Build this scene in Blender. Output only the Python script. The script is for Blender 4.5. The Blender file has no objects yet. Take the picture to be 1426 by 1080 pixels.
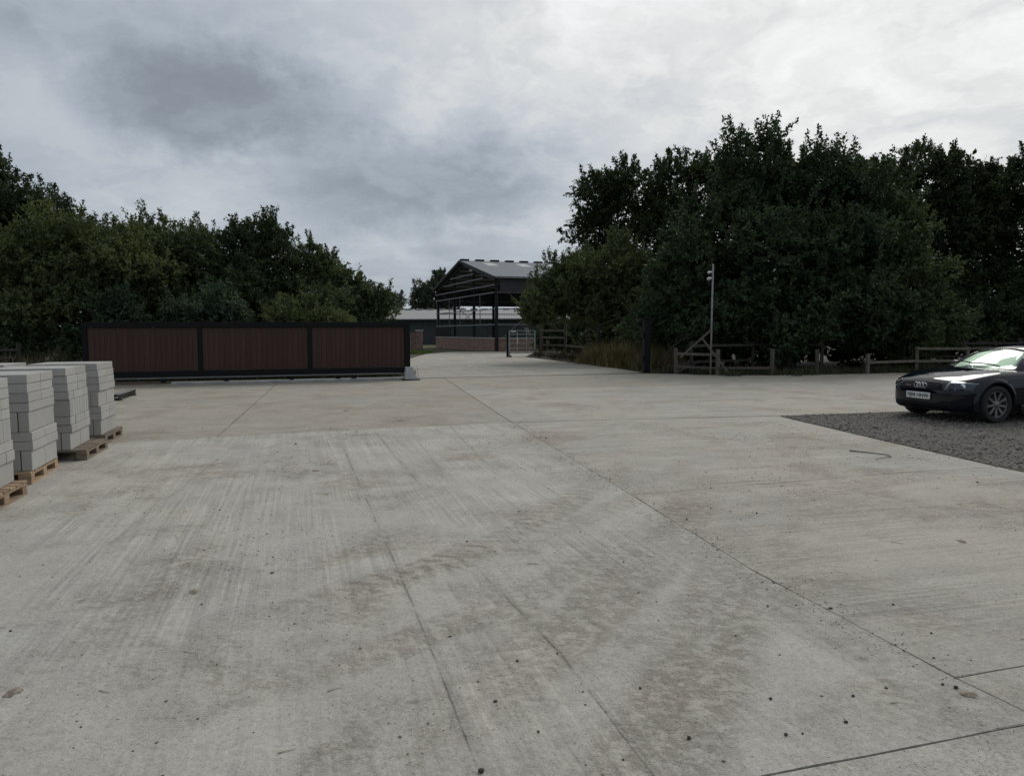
import bpy, bmesh, math, random
import numpy as np
from mathutils import Vector, Matrix, Euler
from mathutils.bvhtree import BVHTree

# ------------------------------------------------------------------ camera, sky, sun, exposure
sc = bpy.context.scene
C = sc.collection
rad = math.radians

cam_d = bpy.data.cameras.new('camera'); cam = bpy.data.objects.new('camera', cam_d); C.objects.link(cam)
cam_d.sensor_width = 36.0; cam_d.lens = 36.0 * 1000.0 / 1426.0
cam_d.clip_start = 0.05; cam_d.clip_end = 3000.0
PITCH, ROLL = rad(4.5), rad(0.25)
fw = Vector((0, math.cos(PITCH), -math.sin(PITCH))); r0 = Vector((1, 0, 0)); u0 = r0.cross(fw)
rt = r0 * math.cos(ROLL) - u0 * math.sin(ROLL); up = r0 * math.sin(ROLL) + u0 * math.cos(ROLL)
mw = Matrix((rt, up, -fw)).transposed().to_4x4(); mw.translation = Vector((0, 0, 1.6))
cam.matrix_world = mw
sc.camera = cam

SUN_AZ, SUN_EL = rad(32.0), rad(42.0)          # azimuth clockwise from +Y
sun_dir = Vector((math.sin(SUN_AZ) * math.cos(SUN_EL), math.cos(SUN_AZ) * math.cos(SUN_EL), math.sin(SUN_EL)))
sun_d = bpy.data.lights.new('sun', 'SUN'); sun = bpy.data.objects.new('sun', sun_d); C.objects.link(sun)
sun_d.energy = 1.45; sun_d.angle = rad(26.0); sun_d.color = (1.0, 0.965, 0.91)
sun.rotation_euler = sun_dir.to_track_quat('Z', 'Y').to_euler(); sun.location = (20, 40, 40)

sc.view_settings.view_transform = 'Standard'; sc.view_settings.look = 'None'
sc.view_settings.exposure = 0.0; sc.view_settings.gamma = 1.0
sc.view_settings.use_curve_mapping = False


class NT:
    """tiny helper around a node tree"""
    def __init__(s, nt): s.nt = nt; nt.nodes.clear()
    def n(s, t, ins=None, **props):
        nd = s.nt.nodes.new(t)
        for k, v in props.items(): setattr(nd, k, v)
        for k, v in (ins or {}).items(): s.put(nd.inputs[k], v)
        return nd
    def put(s, sock, v):
        if isinstance(v, bpy.types.NodeSocket): s.nt.links.new(v, sock)
        elif v is not None: sock.default_value = v
    def m(s, op, a, b=None, c=None, clamp=False):
        nd = s.nt.nodes.new('ShaderNodeMath'); nd.operation = op; nd.use_clamp = clamp
        for i, v in enumerate((a, b, c)):
            if v is not None: s.put(nd.inputs[i], v)
        return nd.outputs[0]
    def v(s, op, a, b=None, out=0):
        nd = s.nt.nodes.new('ShaderNodeVectorMath'); nd.operation = op
        s.put(nd.inputs[0], a)
        if b is not None: s.put(nd.inputs['Scale'] if op == 'SCALE' else nd.inputs[1], b)
        return nd.outputs[out]
    def ss(s, x, a, b, lo=0.0, hi=1.0):
        nd = s.nt.nodes.new('ShaderNodeMapRange'); nd.interpolation_type = 'SMOOTHSTEP'
        s.put(nd.inputs[0], x)
        for i, q in ((1, a), (2, b), (3, lo), (4, hi)): s.put(nd.inputs[i], q)
        return nd.outputs[0]
    def lin(s, x, a, b, lo=0.0, hi=1.0):
        nd = s.nt.nodes.new('ShaderNodeMapRange'); s.put(nd.inputs[0], x)
        for i, q in ((1, a), (2, b), (3, lo), (4, hi)): s.put(nd.inputs[i], q)
        return nd.outputs[0]
    def mix(s, f, a, b, mode='MIX'):
        nd = s.nt.nodes.new('ShaderNodeMix'); nd.data_type = 'RGBA'; nd.blend_type = mode
        s.put(nd.inputs[0], f); s.put(nd.inputs[6], col(a)); s.put(nd.inputs[7], col(b)); return nd.outputs[2]
    def noise(s, vec, scale, detail=4.0, rough=0.55, dist=0.0, out=0):
        nd = s.n('ShaderNodeTexNoise', {'Vector': vec, 'Scale': scale, 'Detail': detail, 'Roughness': rough, 'Distortion': dist})
        return nd.outputs[out]
    def mapv(s, vec, scale=(1, 1, 1), rot=(0, 0, 0), loc=(0, 0, 0)):
        return s.n('ShaderNodeMapping', {'Vector': vec, 'Scale': scale, 'Rotation': rot, 'Location': loc}).outputs[0]
    def sep(s, vec): return s.n('ShaderNodeSeparateXYZ', {0: vec}).outputs
    def comb(s, x, y, z): return s.n('ShaderNodeCombineXYZ', {0: x, 1: y, 2: z}).outputs[0]


def col(c):
    if isinstance(c, tuple) and len(c) == 3: return (c[0], c[1], c[2], 1.0)
    return c


def build_world():
    w = bpy.data.worlds.new('World'); sc.world = w; w.use_nodes = True
    t = NT(w.node_tree)
    d = t.v('NORMALIZE', t.n('ShaderNodeTexCoord').outputs['Generated'])
    sky = t.n('ShaderNodeTexSky', sky_type='NISHITA', sun_disc=False, sun_elevation=SUN_EL, sun_rotation=SUN_AZ,
              air_density=1.0, dust_density=2.0, ozone_density=1.0).outputs[0]
    x, y, z = t.sep(d)
    zz = t.m('ADD', t.m('ABSOLUTE', z), 0.30)
    p = t.comb(t.m('DIVIDE', x, zz), t.m('DIVIDE', y, zz), 0.0)          # cloud deck seen in perspective
    warp = t.v('SCALE', t.v('SUBTRACT', t.noise(p, 2.2, 5.0, 0.6, 0.0, 1), (0.5, 0.5, 0.5)), 0.9)
    pw = t.v('ADD', p, warp)
    big = t.noise(pw, 1.15, 5.0, 0.52)
    fine = t.noise(t.v('ADD', p, t.v('SCALE', warp, 0.6)), 4.2, 7.0, 0.58)
    dw = t.v('ADD', d, t.v('SCALE', t.v('SUBTRACT', t.noise(d, 7.0, 8.0, 0.66, 0.0, 1), (0.5, 0.5, 0.5)), 0.15))
    def blob(c, s, a, b):
        q = t.v('MULTIPLY', t.v('SUBTRACT', dw, c), s)
        return t.ss(t.v('LENGTH', q, None, 1), a, b, 1.0, 0.0)
    # heavier grey banks of the cloud deck
    b1 = blob((-0.355, 0.89, 0.280), (0.95, 0.5, 2.0), 0.06, 0.165)
    b2 = blob((-0.10, 0.972, 0.195), (0.72, 0.4, 2.0), 0.06, 0.19)
    b3 = blob((-0.46, 0.82, 0.36), (0.7, 0.5, 2.6), 0.03, 0.15)
    b4 = blob((0.05, 0.95, 0.27), (1.0, 0.5, 1.4), 0.03, 0.19)
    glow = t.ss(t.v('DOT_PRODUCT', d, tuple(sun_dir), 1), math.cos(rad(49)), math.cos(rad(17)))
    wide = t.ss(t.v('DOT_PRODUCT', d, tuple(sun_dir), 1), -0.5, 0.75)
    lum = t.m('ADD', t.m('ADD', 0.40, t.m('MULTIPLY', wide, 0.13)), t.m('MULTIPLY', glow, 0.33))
    lum = t.m('ADD', lum, t.m('MULTIPLY', t.m('SUBTRACT', big, 0.5), 0.26))
    wisp = t.m('MULTIPLY', t.m('SUBTRACT', fine, 0.5), t.m('ADD', 0.15, t.m('MULTIPLY', glow, 0.36)))
    lum = t.m('ADD', lum, wisp)
    dark = t.m('ADD', t.m('ADD', t.m('MULTIPLY', b1, 0.19), t.m('MULTIPLY', b2, 0.155)), t.m('ADD', t.m('MULTIPLY', b3, 0.08), t.m('MULTIPLY', b4, 0.07)))
    edge = t.ss(t.noise(t.v('ADD', p, t.v('SCALE', warp, 0.8)), 2.1, 9.0, 0.60), 0.42, 0.62)
    lum = t.m('ADD', lum, t.m('MULTIPLY', t.m('SUBTRACT', edge, 0.5), t.m('ADD', 0.05, t.m('MULTIPLY', glow, 0.05))))
    lum = t.m('SUBTRACT', lum, dark)
    lum = t.m('SUBTRACT', lum, t.ss(z, 0.02, 0.16, 0.05, 0.0))
    lum = t.m('MINIMUM', t.m('MAXIMUM', lum, 0.20), 0.95)
    tint = t.mix(t.ss(lum, 0.36, 0.80), (0.865, 0.985, 1.125), (0.985, 1.0, 1.0))
    cloud = t.v('SCALE', tint, t.m('MULTIPLY', lum, 10.0))
    colr = t.mix(0.96, sky, cloud)
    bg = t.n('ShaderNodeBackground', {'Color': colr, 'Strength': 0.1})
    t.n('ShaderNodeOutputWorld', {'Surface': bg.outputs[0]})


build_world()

# ------------------------------------------------------------------ helpers
def basis(axis):
    a = Vector(axis).normalized()
    h = Vector((0, 0, 1)) if abs(a.z) < 0.9 else Vector((1, 0, 0))
    u = a.cross(h).normalized(); v = a.cross(u).normalized()
    return a, u, v


class MB:
    def __init__(s): s.v = []; s.f = []
    def add(s, vs, fs):
        o = len(s.v); s.v += [tuple(p) for p in vs]; s.f += [tuple(i + o for i in f) for f in fs]
        return s
    def box(s, c, d, rz=0.0, bev=0.0, rot=None):
        hx, hy, hz = d[0] / 2, d[1] / 2, d[2] / 2
        M = rot if rot is not None else Matrix.Rotation(rz, 3, 'Z')
        c = Vector(c)
        if bev <= 0:
            vs = [(sx * hx, sy * hy, sz * hz) for sx in (-1, 1) for sy in (-1, 1) for sz in (-1, 1)]
            fs = [(0, 1, 3, 2), (4, 6, 7, 5), (0, 4, 5, 1), (2, 3, 7, 6), (0, 2, 6, 4), (1, 5, 7, 3)]
        else:
            b = min(bev, hx * .9, hy * .9, hz * .9); vs = []; idx = {}
            for sx in (-1, 1):
                for sy in (-1, 1):
                    for sz in (-1, 1):
                        for ax in range(3):
                            p = [sx * (hx - b), sy * (hy - b), sz * (hz - b)]
                            p[ax] = (sx * hx, sy * hy, sz * hz)[ax]
                            idx[(sx, sy, sz, ax)] = len(vs); vs.append(p)
            fs = []
            for ax in range(3):
                o1, o2 = [(1, 2), (2, 0), (0, 1)][ax]
                for sg in (-1, 1):
                    q = []
                    for a, b2 in ((-1, -1), (1, -1), (1, 1), (-1, 1)):
                        k = [0, 0, 0]; k[ax] = sg; k[o1] = a; k[o2] = b2; q.append(idx[(k[0], k[1], k[2], ax)])
                    fs.append(tuple(q if sg > 0 else q[::-1]))
                for a in (-1, 1):
                    for b2 in (-1, 1):
                        k0 = [0, 0, 0]; k1 = [0, 0, 0]
                        k0[ax] = -1; k1[ax] = 1; k0[o1] = k1[o1] = a; k0[o2] = k1[o2] = b2
                        q = [idx[(*k0, o1)], idx[(*k1, o1)], idx[(*k1, o2)], idx[(*k0, o2)]]
                        fs.append(tuple(q if a * b2 < 0 else q[::-1]))
            for sx in (-1, 1):
                for sy in (-1, 1):
                    for sz in (-1, 1):
                        q = [idx[(sx, sy, sz, a)] for a in range(3)]
                        fs.append(tuple(q if sx * sy * sz > 0 else q[::-1]))
        return s.add([M @ Vector(p) + c for p in vs], fs)
    def beam(s, p0, p1, w, h, bev=0.0):
        p0, p1 = Vector(p0), Vector(p1); d = p1 - p0; a = d.normalized()
        side = a.cross(Vector((0, 0, 1)))
        side = Vector((1, 0, 0)) if side.length < 1e-4 else side.normalized()
        u = side.cross(a).normalized()
        M = Matrix((a, -side, u)).transposed()
        return s.box((p0 + p1) / 2, (d.length, w, h), rot=M, bev=bev)
    def tube(s, pts, radii, n=8, cap=True):
        pts = [Vector(p) for p in pts]; vs = []; fs = []
        if not hasattr(radii, '__len__'): radii = [radii] * len(pts)
        for i, p in enumerate(pts):
            d = (pts[min(i + 1, len(pts) - 1)] - pts[max(i - 1, 0)])
            a, u, v = basis(d)
            for k in range(n):
                t = 2 * math.pi * k / n
                vs.append(p + (u * math.cos(t) + v * math.sin(t)) * radii[i])
        for i in range(len(pts) - 1):
            for k in range(n):
                a0 = i * n + k; a1 = i * n + (k + 1) % n
                fs.append((a0, a0 + n, a1 + n, a1))
        if cap:
            fs.append(tuple(range(n))); fs.append(tuple(range((len(pts) - 1) * n, len(pts) * n))[::-1])
        return s.add(vs, fs)
    def lathe(s, prof, n=32, axis='Y', c=(0, 0, 0)):
        vs = []; fs = []; m = len(prof)
        for k in range(n):
            t = 2 * math.pi * k / n
            for (r, h) in prof:
                q = (r * math.cos(t), h, r * math.sin(t)) if axis == 'Y' else (r * math.cos(t), r * math.sin(t), h)
                vs.append(Vector(q) + Vector(c))
        for k in range(n):
            for i in range(m - 1):
                a = k * m + i; b = ((k + 1) % n) * m + i
                fs.append((a, a + 1, b + 1, b))
        return s.add(vs, fs)
    def prism(s, poly, z0, z1):
        n = len(poly)
        vs = [(p[0], p[1], z0) for p in poly] + [(p[0], p[1], z1) for p in poly]
        fs = [tuple(range(n))[::-1], tuple(range(n, 2 * n))] + [(i, (i + 1) % n, n + (i + 1) % n, n + i) for i in range(n)]
        return s.add(vs, fs)
    def mesh(s, name, smooth=False):
        me = bpy.data.meshes.new(name); me.from_pydata(s.v, [], s.f); me.validate(); me.update()
        if smooth: me.polygons.foreach_set('use_smooth', [True] * len(me.polygons))
        return me
    def build(s, name, m, parent=None, smooth=False, loc=(0, 0, 0), rz=0.0):
        return obj(name, s.mesh(name, smooth), m, parent, loc, rz)


def obj(name, me, m=None, parent=None, loc=(0, 0, 0), rz=0.0):
    o = bpy.data.objects.new(name, me); C.objects.link(o)
    if m is not None and not me.materials: me.materials.append(m)
    o.location = loc; o.rotation_euler = (0, 0, rz)
    if parent is not None: o.parent = parent
    return o


def tag(o, label, cat, group=None):
    o['label'] = label; o['category'] = cat
    if group: o['group'] = group
    return o


def thing(name, label, cat, loc=(0, 0, 0), rz=0.0, group=None):
    o = bpy.data.objects.new(name, None); C.objects.link(o); o.location = loc; o.rotation_euler = (0, 0, rz)
    o.empty_display_size = 0.2
    return tag(o, label, cat, group)


def struct(o): o['kind'] = 'structure'; return o


MATS = {}
def pbr(name, c, rough=0.7, metal=0.0, var=0.25, scale=6.0, bump=0.0, bscale=60.0, spec=0.5, coat=0.0, c2=None, objvar=0.0, aniso=None):
    """procedural surface: base colour broken up by noise, optional grain (aniso scale vector) and per-object variation"""
    if name in MATS: return MATS[name]
    m = bpy.data.materials.new(name); m.use_nodes = True; t = NT(m.node_tree)
    P = t.n('ShaderNodeTexCoord').outputs['Object']
    if aniso: P = t.mapv(P, aniso)
    n1 = t.noise(P, scale, 6.0, 0.6)
    a = tuple(max(0, x * (1 - var)) for x in c); b = tuple(x * (1 + var) for x in (c2 or c))
    base = t.mix(t.ss(n1, 0.3, 0.7), a, b)
    if objvar:
        rnd = t.n('ShaderNodeObjectInfo').outputs['Random']
        base = t.mix(1.0, base, t.n('ShaderNodeCombineColor', {0: t.lin(rnd, 0, 1, 1 - objvar, 1 + objvar), 1: t.lin(rnd, 0, 1, 1 - objvar, 1 + objvar), 2: t.lin(rnd, 0, 1, 1 - objvar, 1 + objvar)}).outputs[0], 'MULTIPLY')
    ins = {'Base Color': base, 'Roughness': t.lin(n1, 0.2, 0.8, max(0.02, rough - 0.08), min(1, rough + 0.08)), 'Metallic': metal, 'Specular IOR Level': spec, 'Coat Weight': coat, 'Coat Roughness': 0.04}
    if bump:
        ins['Normal'] = t.n('ShaderNodeBump', {'Strength': bump, 'Distance': 0.01, 'Height': t.noise(P, bscale, 5.0, 0.65)}).outputs[0]
    bs = t.n('ShaderNodeBsdfPrincipled', ins)
    t.n('ShaderNodeOutputMaterial', {'Surface': bs.outputs[0]})
    MATS[name] = m; return m


def concrete(name, ang, tint, warm, tracks=True):
    m = bpy.data.materials.new(name); m.use_nodes = True; t = NT(m.node_tree)
    P = t.n('ShaderNodeNewGeometry').outputs['Position']
    wv = t.v('SCALE', t.v('SUBTRACT', t.noise(P, 1.3, 3.0, 0.6, 0.0, 1), (0.5, 0.5, 0.5)), 0.30)
    Pw = t.v('ADD', P, wv)
    mott = t.noise(P, 0.42, 6.0, 0.6, 0.6)
    mid = t.noise(Pw, 2.3, 7.0, 0.66, 0.3)
    fine = t.noise(P, 28.0, 8.0, 0.72)
    grit = t.noise(P, 150.0, 4.0, 0.7)
    br = t.noise(t.mapv(t.mapv(P, rot=(0, 0, -ang)), scale=(34.0, 0.55, 1.0)), 1.0, 5.0, 0.62)
    br2 = t.noise(t.mapv(t.mapv(P, rot=(0, 0, -ang)), scale=(5.0, 0.16, 1.0)), 1.0, 4.0, 0.6)
    brm = t.ss(t.noise(P, 0.55, 3.0, 0.6), 0.36, 0.62)
    k = t.m('ADD', 0.90, t.m('MULTIPLY', t.m('SUBTRACT', mott, 0.5), 0.42))
    k = t.m('ADD', k, t.m('MULTIPLY', t.m('SUBTRACT', mid, 0.5), 0.60))
    k = t.m('ADD', k, t.m('MULTIPLY', t.m('SUBTRACT', fine, 0.5), 0.75))
    k = t.m('ADD', k, t.m('MULTIPLY', t.m('SUBTRACT', grit, 0.5), 1.0))
    grain = t.noise(P, 260.0, 3.0, 0.8)
    k = t.m('ADD', k, t.m('MULTIPLY', t.m('SUBTRACT', grain, 0.5), 1.0))
    pore = t.n('ShaderNodeTexVoronoi', {'Vector': P, 'Scale': 75.0, 'Randomness': 1.0})
    k = t.m('SUBTRACT', k, t.m('MULTIPLY', t.m('MULTIPLY', t.ss(pore.outputs['Distance'], 0.12, 0.30, 1.0, 0.0), t.ss(t.sep(pore.outputs['Color'])[0], 0.5, 0.8)), 0.45))
    pit = t.noise(P, 62.0, 5.0, 0.75)
    k = t.m('SUBTRACT', k, t.m('MULTIPLY', t.ss(pit, 0.55, 0.68), 0.40))
    k = t.m('ADD', k, t.m('MULTIPLY', t.ss(pit, 0.45, 0.33), 0.22))
    k = t.m('ADD', k, t.m('MULTIPLY', t.m('MULTIPLY', t.m('SUBTRACT', br, 0.5), 0.95), brm))
    k = t.m('ADD', k, t.m('MULTIPLY', t.m('SUBTRACT', br2, 0.5), 0.34))
    # trowel and wheel lines in the slab surface
    lines = []
    x, y, z = t.sep(t.v('ADD', P, t.v('ADD', t.v('SCALE', wv, 0.10), t.v('SCALE', t.v('SUBTRACT', t.noise(P, 14.0, 4.0, 0.6, 0.0, 1), (0.5, 0.5, 0.5)), 0.010))))
    if tracks:
        for (ax, ay, bx_, by_, wd, dep) in ((-2.33, 9.81, -0.60, 4.14, .022, .30), (-0.60, 4.14, -0.10, 2.40, .018, .34), (-0.30, 4.90, 0.22, 3.50, .016, .24), (0.22, 3.5, 0.52, 2.40, .014, .34),
                                            (-2.26, 11.6, -1.03, 7.62, .03, .22), (-1.75, 11.9, -0.75, 7.9, .03, .16), (-1.09, 12.25, -0.19, 7.98, .028, .22), (-4.1, 10.9, -2.9, 4.4, .05, .13), (-3.3, 10.0, -2.0, 2.5, .06, .10)):
            dx, dy = bx_ - ax, by_ - ay; L = math.hypot(dx, dy); dx /= L; dy /= L
            s_ = t.m('ABSOLUTE', t.m('ADD', t.m('MULTIPLY', t.m('SUBTRACT', x, ax), -dy), t.m('MULTIPLY', t.m('SUBTRACT', y, ay), dx)))
            l_ = t.m('ADD', t.m('MULTIPLY', t.m('SUBTRACT', x, ax), dx), t.m('MULTIPLY', t.m('SUBTRACT', y, ay), dy))
            g = t.m('MULTIPLY', t.m('ADD', t.m('MULTIPLY', t.ss(s_, wd * .1, wd * .55, 1.0, 0.0), .7), t.m('MULTIPLY', t.ss(s_, wd * .1, wd * 2.6, 1.0, 0.0), .45)), t.m('MULTIPLY', t.ss(l_, -.1, .25), t.ss(l_, L - .1, L + .15, 1.0, 0.0)))
            lines.append(t.m('MULTIPLY', g, t.m('MULTIPLY', dep * 1.0, t.ss(mid, 0.40, 0.58, 0.1, 1.0))))
    ln = None
    for g in lines: ln = g if ln is None else t.m('ADD', ln, g)
    # mud carried in on tyres: wide arcs with broken, lugged edges
    xs, ys, _ = t.sep(t.v('ADD', P, t.v('SCALE', wv, 0.35)))
    arcs = None
    # circle centre, radius, half width, strength, lug depth, centre of the muddy stretch and its reach
    for (cx, cy, R, wd, st, lug, mx_, my_, rc) in ((-5.93, 9.31, 7.0, .24, .9, .42, -0.2, 5.5, 3.2), (-4.22, 7.81, 5.58, .22, .7, .2, 0.0, 4.2, 2.8), (-13.69, 12.31, 16.41, .34, .8, .12, 1.0, 5.2, 4.0), (-11.61, 8.95, 13.72, .36, .8, .1, 1.0, 3.8, 3.2),
                                              (5.08, 2.73, 7.4, .16, .55, .5, -2.2, 3.9, 1.8), (-9.0, 13.2, 12.0, .2, .5, .3, 0.5, 7.0, 4.0), (-1.0, 30.0, 19.2, .3, .55, .3, -2.5, 11.2, 4.5), (-1.0, 30.0, 20.9, .3, .45, .3, 2.5, 9.4, 3.5), (9.5, -3.0, 11.9, .3, .6, .3, 3.2, 6.8, 3.0)):
        dx_, dy_ = t.m('SUBTRACT', xs, cx), t.m('SUBTRACT', ys, cy)
        rr = t.m('SQRT', t.m('ADD', t.m('POWER', dx_, 2.0), t.m('POWER', dy_, 2.0)))
        de = t.m('ABSOLUTE', t.m('SUBTRACT', rr, R))
        al = t.m('MULTIPLY', t.m('ARCTAN2', dy_, dx_), R / 0.15)
        bars = t.ss(t.m('SINE', t.m('MULTIPLY', t.m('ADD', al, t.m('MULTIPLY', de, 3.2)), 2 * math.pi)), -0.2, 0.7, 1.0 - lug, 1.0)
        ctr = t.m('SQRT', t.m('ADD', t.m('POWER', t.m('SUBTRACT', xs, mx_), 2.0), t.m('POWER', t.m('SUBTRACT', ys, my_), 2.0)))
        g = t.m('MULTIPLY', t.m('MULTIPLY', t.ss(de, wd * .45, wd, 1.0, 0.0), bars), t.m('MULTIPLY', st, t.ss(ctr, rc * .3, rc, 1.0, 0.0)))
        arcs = g if arcs is None else t.m('MAXIMUM', arcs, g)
    patch = t.ss(t.noise(Pw, 0.75, 6.0, 0.68, 0.5), 0.42, 0.68)
    crumbs = t.ss(t.noise(t.mapv(P, scale=(10.0, 12.0, 1.0), rot=(0, 0, 0.4)), 1.0, 6.0, 0.75), 0.40, 0.62)
    mud = t.m('MULTIPLY', t.m('MULTIPLY', t.m('MAXIMUM', arcs, t.m('MULTIPLY', patch, 0.9)), t.m('ADD', 0.40, t.m('MULTIPLY', crumbs, 0.60))), t.ss(mott, 0.32, 0.58, 0.45, 1.0), None, True)
    # dark flecks and small spots
    vo = t.n('ShaderNodeTexVoronoi', {'Vector': P, 'Scale': 13.0, 'Randomness': 1.0})
    fl = t.m('MULTIPLY', t.ss(vo.outputs['Distance'], 0.05, 0.13, 1.0, 0.0), t.ss(t.sep(vo.outputs['Color'])[0], 0.62, 0.70))
    vo2 = t.n('ShaderNodeTexVoronoi', {'Vector': t.mapv(P, scale=(1.0, 1.6, 1.0)), 'Scale': 3.1, 'Randomness': 1.0})
    sp = t.m('MULTIPLY', t.ss(t.m('ADD', vo2.outputs['Distance'], t.m('MULTIPLY', t.m('SUBTRACT', fine, .5), .2)), 0.03, 0.15, 1.0, 0.0), t.ss(t.sep(vo2.outputs['Color'])[1], 0.70, 0.78))
    if ln is not None: k = t.m('SUBTRACT', k, ln)
    k = t.m('SUBTRACT', k, t.m('ADD', t.m('MULTIPLY', fl, 0.34), t.m('MULTIPLY', sp, 0.26)))
    vo3 = t.n('ShaderNodeTexVoronoi', {'Vector': t.v('ADD', P, t.v('SCALE', wv, 0.3)), 'Scale': 34.0, 'Randomness': 1.0})
    k = t.m('SUBTRACT', k, t.m('MULTIPLY', t.m('MULTIPLY', t.ss(vo3.outputs['Distance'], 0.08, 0.22, 1.0, 0.0), t.ss(t.sep(vo3.outputs['Color'])[2], 0.55, 0.75)), t.ss(t.noise(P, 1.7, 4.0, 0.6), 0.42, 0.62, 0.05, 0.42)))
    k = t.m('MAXIMUM', k, 0.25)
    base = t.v('SCALE', t.mix(t.ss(mott, 0.35, 0.65), tint, warm), k)
    base = t.mix(t.m('MULTIPLY', mud, 0.85), base, t.v('SCALE', t.mix(fine, (0.215, 0.182, 0.138), (0.36, 0.308, 0.24)), k))
    h = t.m('ADD', t.m('MULTIPLY', fine, 0.5), t.m('ADD', t.m('MULTIPLY', t.m('MULTIPLY', br, brm), 0.55), t.m('MULTIPLY', grit, 0.25)))
    if ln is not None: h = t.m('SUBTRACT', h, t.m('MULTIPLY', ln, 2.5))
    h = t.m('ADD', h, t.m('MULTIPLY', t.m('MULTIPLY', mud, crumbs), 0.9))
    bmp = t.n('ShaderNodeBump', {'Strength': 1.0, 'Distance': 0.010, 'Height': h}).outputs[0]
    bs = t.n('ShaderNodeBsdfPrincipled', {'Base Color': base, 'Roughness': t.lin(mid, 0.2, 0.8, 0.78, 0.95), 'Specular IOR Level': 0.35, 'Normal': bmp})
    t.n('ShaderNodeOutputMaterial', {'Surface': bs.outputs[0]})
    return m


def leaf_mat(name, dark, light, warm, warmth=0.25):
    m = bpy.data.materials.new(name); m.use_nodes = True; t = NT(m.node_tree)
    tone = t.n('ShaderNodeAttribute', attribute_name='tone').outputs['Fac']
    P = t.n('ShaderNodeTexCoord').outputs['Object']
    big = t.noise(P, 0.55, 3.0, 0.6)
    c = t.mix(tone, dark, light)
    c = t.mix(t.m('MULTIPLY', t.ss(big, 0.45, 0.68), warmth), c, warm)
    bs = t.n('ShaderNodeBsdfPrincipled', {'Base Color': c, 'Roughness': 0.65, 'Specular IOR Level': 0.2})
    tr = t.n('ShaderNodeBsdfTranslucent', {'Color': t.v('MULTIPLY', c, (1.15, 1.25, 0.55))})
    mx = t.n('ShaderNodeMixShader', {0: 0.22, 1: bs.outputs[0], 2: tr.outputs[0]})
    t.n('ShaderNodeOutputMaterial', {'Surface': mx.outputs[0]})
    return m


def soil_mat():
    m = bpy.data.materials.new('soil_and_turf'); m.use_nodes = True; t = NT(m.node_tree)
    P = t.n('ShaderNodeNewGeometry').outputs['Position']
    a = t.noise(P, 0.5, 6.0, 0.65); b = t.noise(P, 9.0, 6.0, 0.7)
    soil = t.mix(b, (0.045, 0.035, 0.026), (0.12, 0.095, 0.07)); turf = t.mix(b, (0.035, 0.045, 0.018), (0.085, 0.10, 0.04))
    c = t.mix(t.ss(a, 0.42, 0.58), soil, turf)
    bs = t.n('ShaderNodeBsdfPrincipled', {'Base Color': c, 'Roughness': 0.95, 'Specular IOR Level': 0.2,
        'Normal': t.n('ShaderNodeBump', {'Strength': 0.9, 'Distance': 0.04, 'Height': b}).outputs[0]})
    t.n('ShaderNodeOutputMaterial', {'Surface': bs.outputs[0]}); return m


def brick_mat(name, angle):
    m = bpy.data.materials.new(name); m.use_nodes = True; t = NT(m.node_tree)
    P = t.n('ShaderNodeTexCoord').outputs['Object']
    x, y, z = t.sep(P)
    v = t.comb(t.m('ADD', x, y), z, 0.0)
    br = t.n('ShaderNodeTexBrick', {'Vector': v, 'Color1': (0.19, 0.085, 0.062, 1), 'Color2': (0.30, 0.15, 0.11, 1), 'Mortar': (0.30, 0.27, 0.235, 1), 'Scale': 1.0,
        'Mortar Size': 0.010, 'Brick Width': 0.225, 'Row Height': 0.075, 'Bias': -0.1})
    n = t.noise(P, 3.0, 6.0, 0.65)
    c = t.mix(t.ss(n, 0.40, 0.70), br.outputs[0], (0.13, 0.095, 0.08))
    bs = t.n('ShaderNodeBsdfPrincipled', {'Base Color': c, 'Roughness': 0.9,
        'Normal': t.n('ShaderNodeBump', {'Strength': 0.6, 'Distance': 0.01, 'Height': t.m('SUBTRACT', 1.0, br.outputs[1])}).outputs[0]})
    t.n('ShaderNodeOutputMaterial', {'Surface': bs.outputs[0]}); return m


def sheet_mat(name, c, rough, pitch, axis=0, var=0.2, rel=0.8):
    """profiled roofing or wall sheet: the corrugation as fine relief"""
    m = bpy.data.materials.new(name); m.use_nodes = True; t = NT(m.node_tree)
    P = t.n('ShaderNodeTexCoord').outputs['Object']
    q = t.sep(P)[axis]
    w = t.m('SINE', t.m('MULTIPLY', q, 2 * math.pi / pitch))
    n = t.noise(P, 0.8, 6.0, 0.65); n2 = t.noise(t.mapv(P, scale=(1, 1, 5) if axis else (3, .4, .4)), 2.0, 5.0, 0.6)
    k = t.m('ADD', 1 - var, t.m('ADD', t.m('MULTIPLY', n, var), t.m('MULTIPLY', n2, var)))
    bs = t.n('ShaderNodeBsdfPrincipled', {'Base Color': t.v('SCALE', col(c)[:3], k), 'Roughness': rough,
        'Normal': t.n('ShaderNodeBump', {'Strength': rel, 'Distance': 0.03, 'Height': w}).outputs[0]})
    t.n('ShaderNodeOutputMaterial', {'Surface': bs.outputs[0]}); return m

# ------------------------------------------------------------------ ground and yard
rng = np.random.default_rng(7); random.seed(7)
M_soil = soil_mat()
M_conc_left = concrete('brushed_concrete_pale', rad(16.5), (0.425, 0.408, 0.368), (0.402, 0.378, 0.332))
M_conc_right = concrete('brushed_concrete_warm', rad(104), (0.392, 0.37, 0.326), (0.372, 0.343, 0.290), tracks=False)
M_conc_far = concrete('brushed_concrete_buff', rad(106), (0.350, 0.326, 0.280), (0.328, 0.296, 0.240), tracks=False)
M_conc_road = concrete('road_concrete', rad(12), (0.38, 0.36, 0.318), (0.36, 0.335, 0.285), tracks=False)

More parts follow.
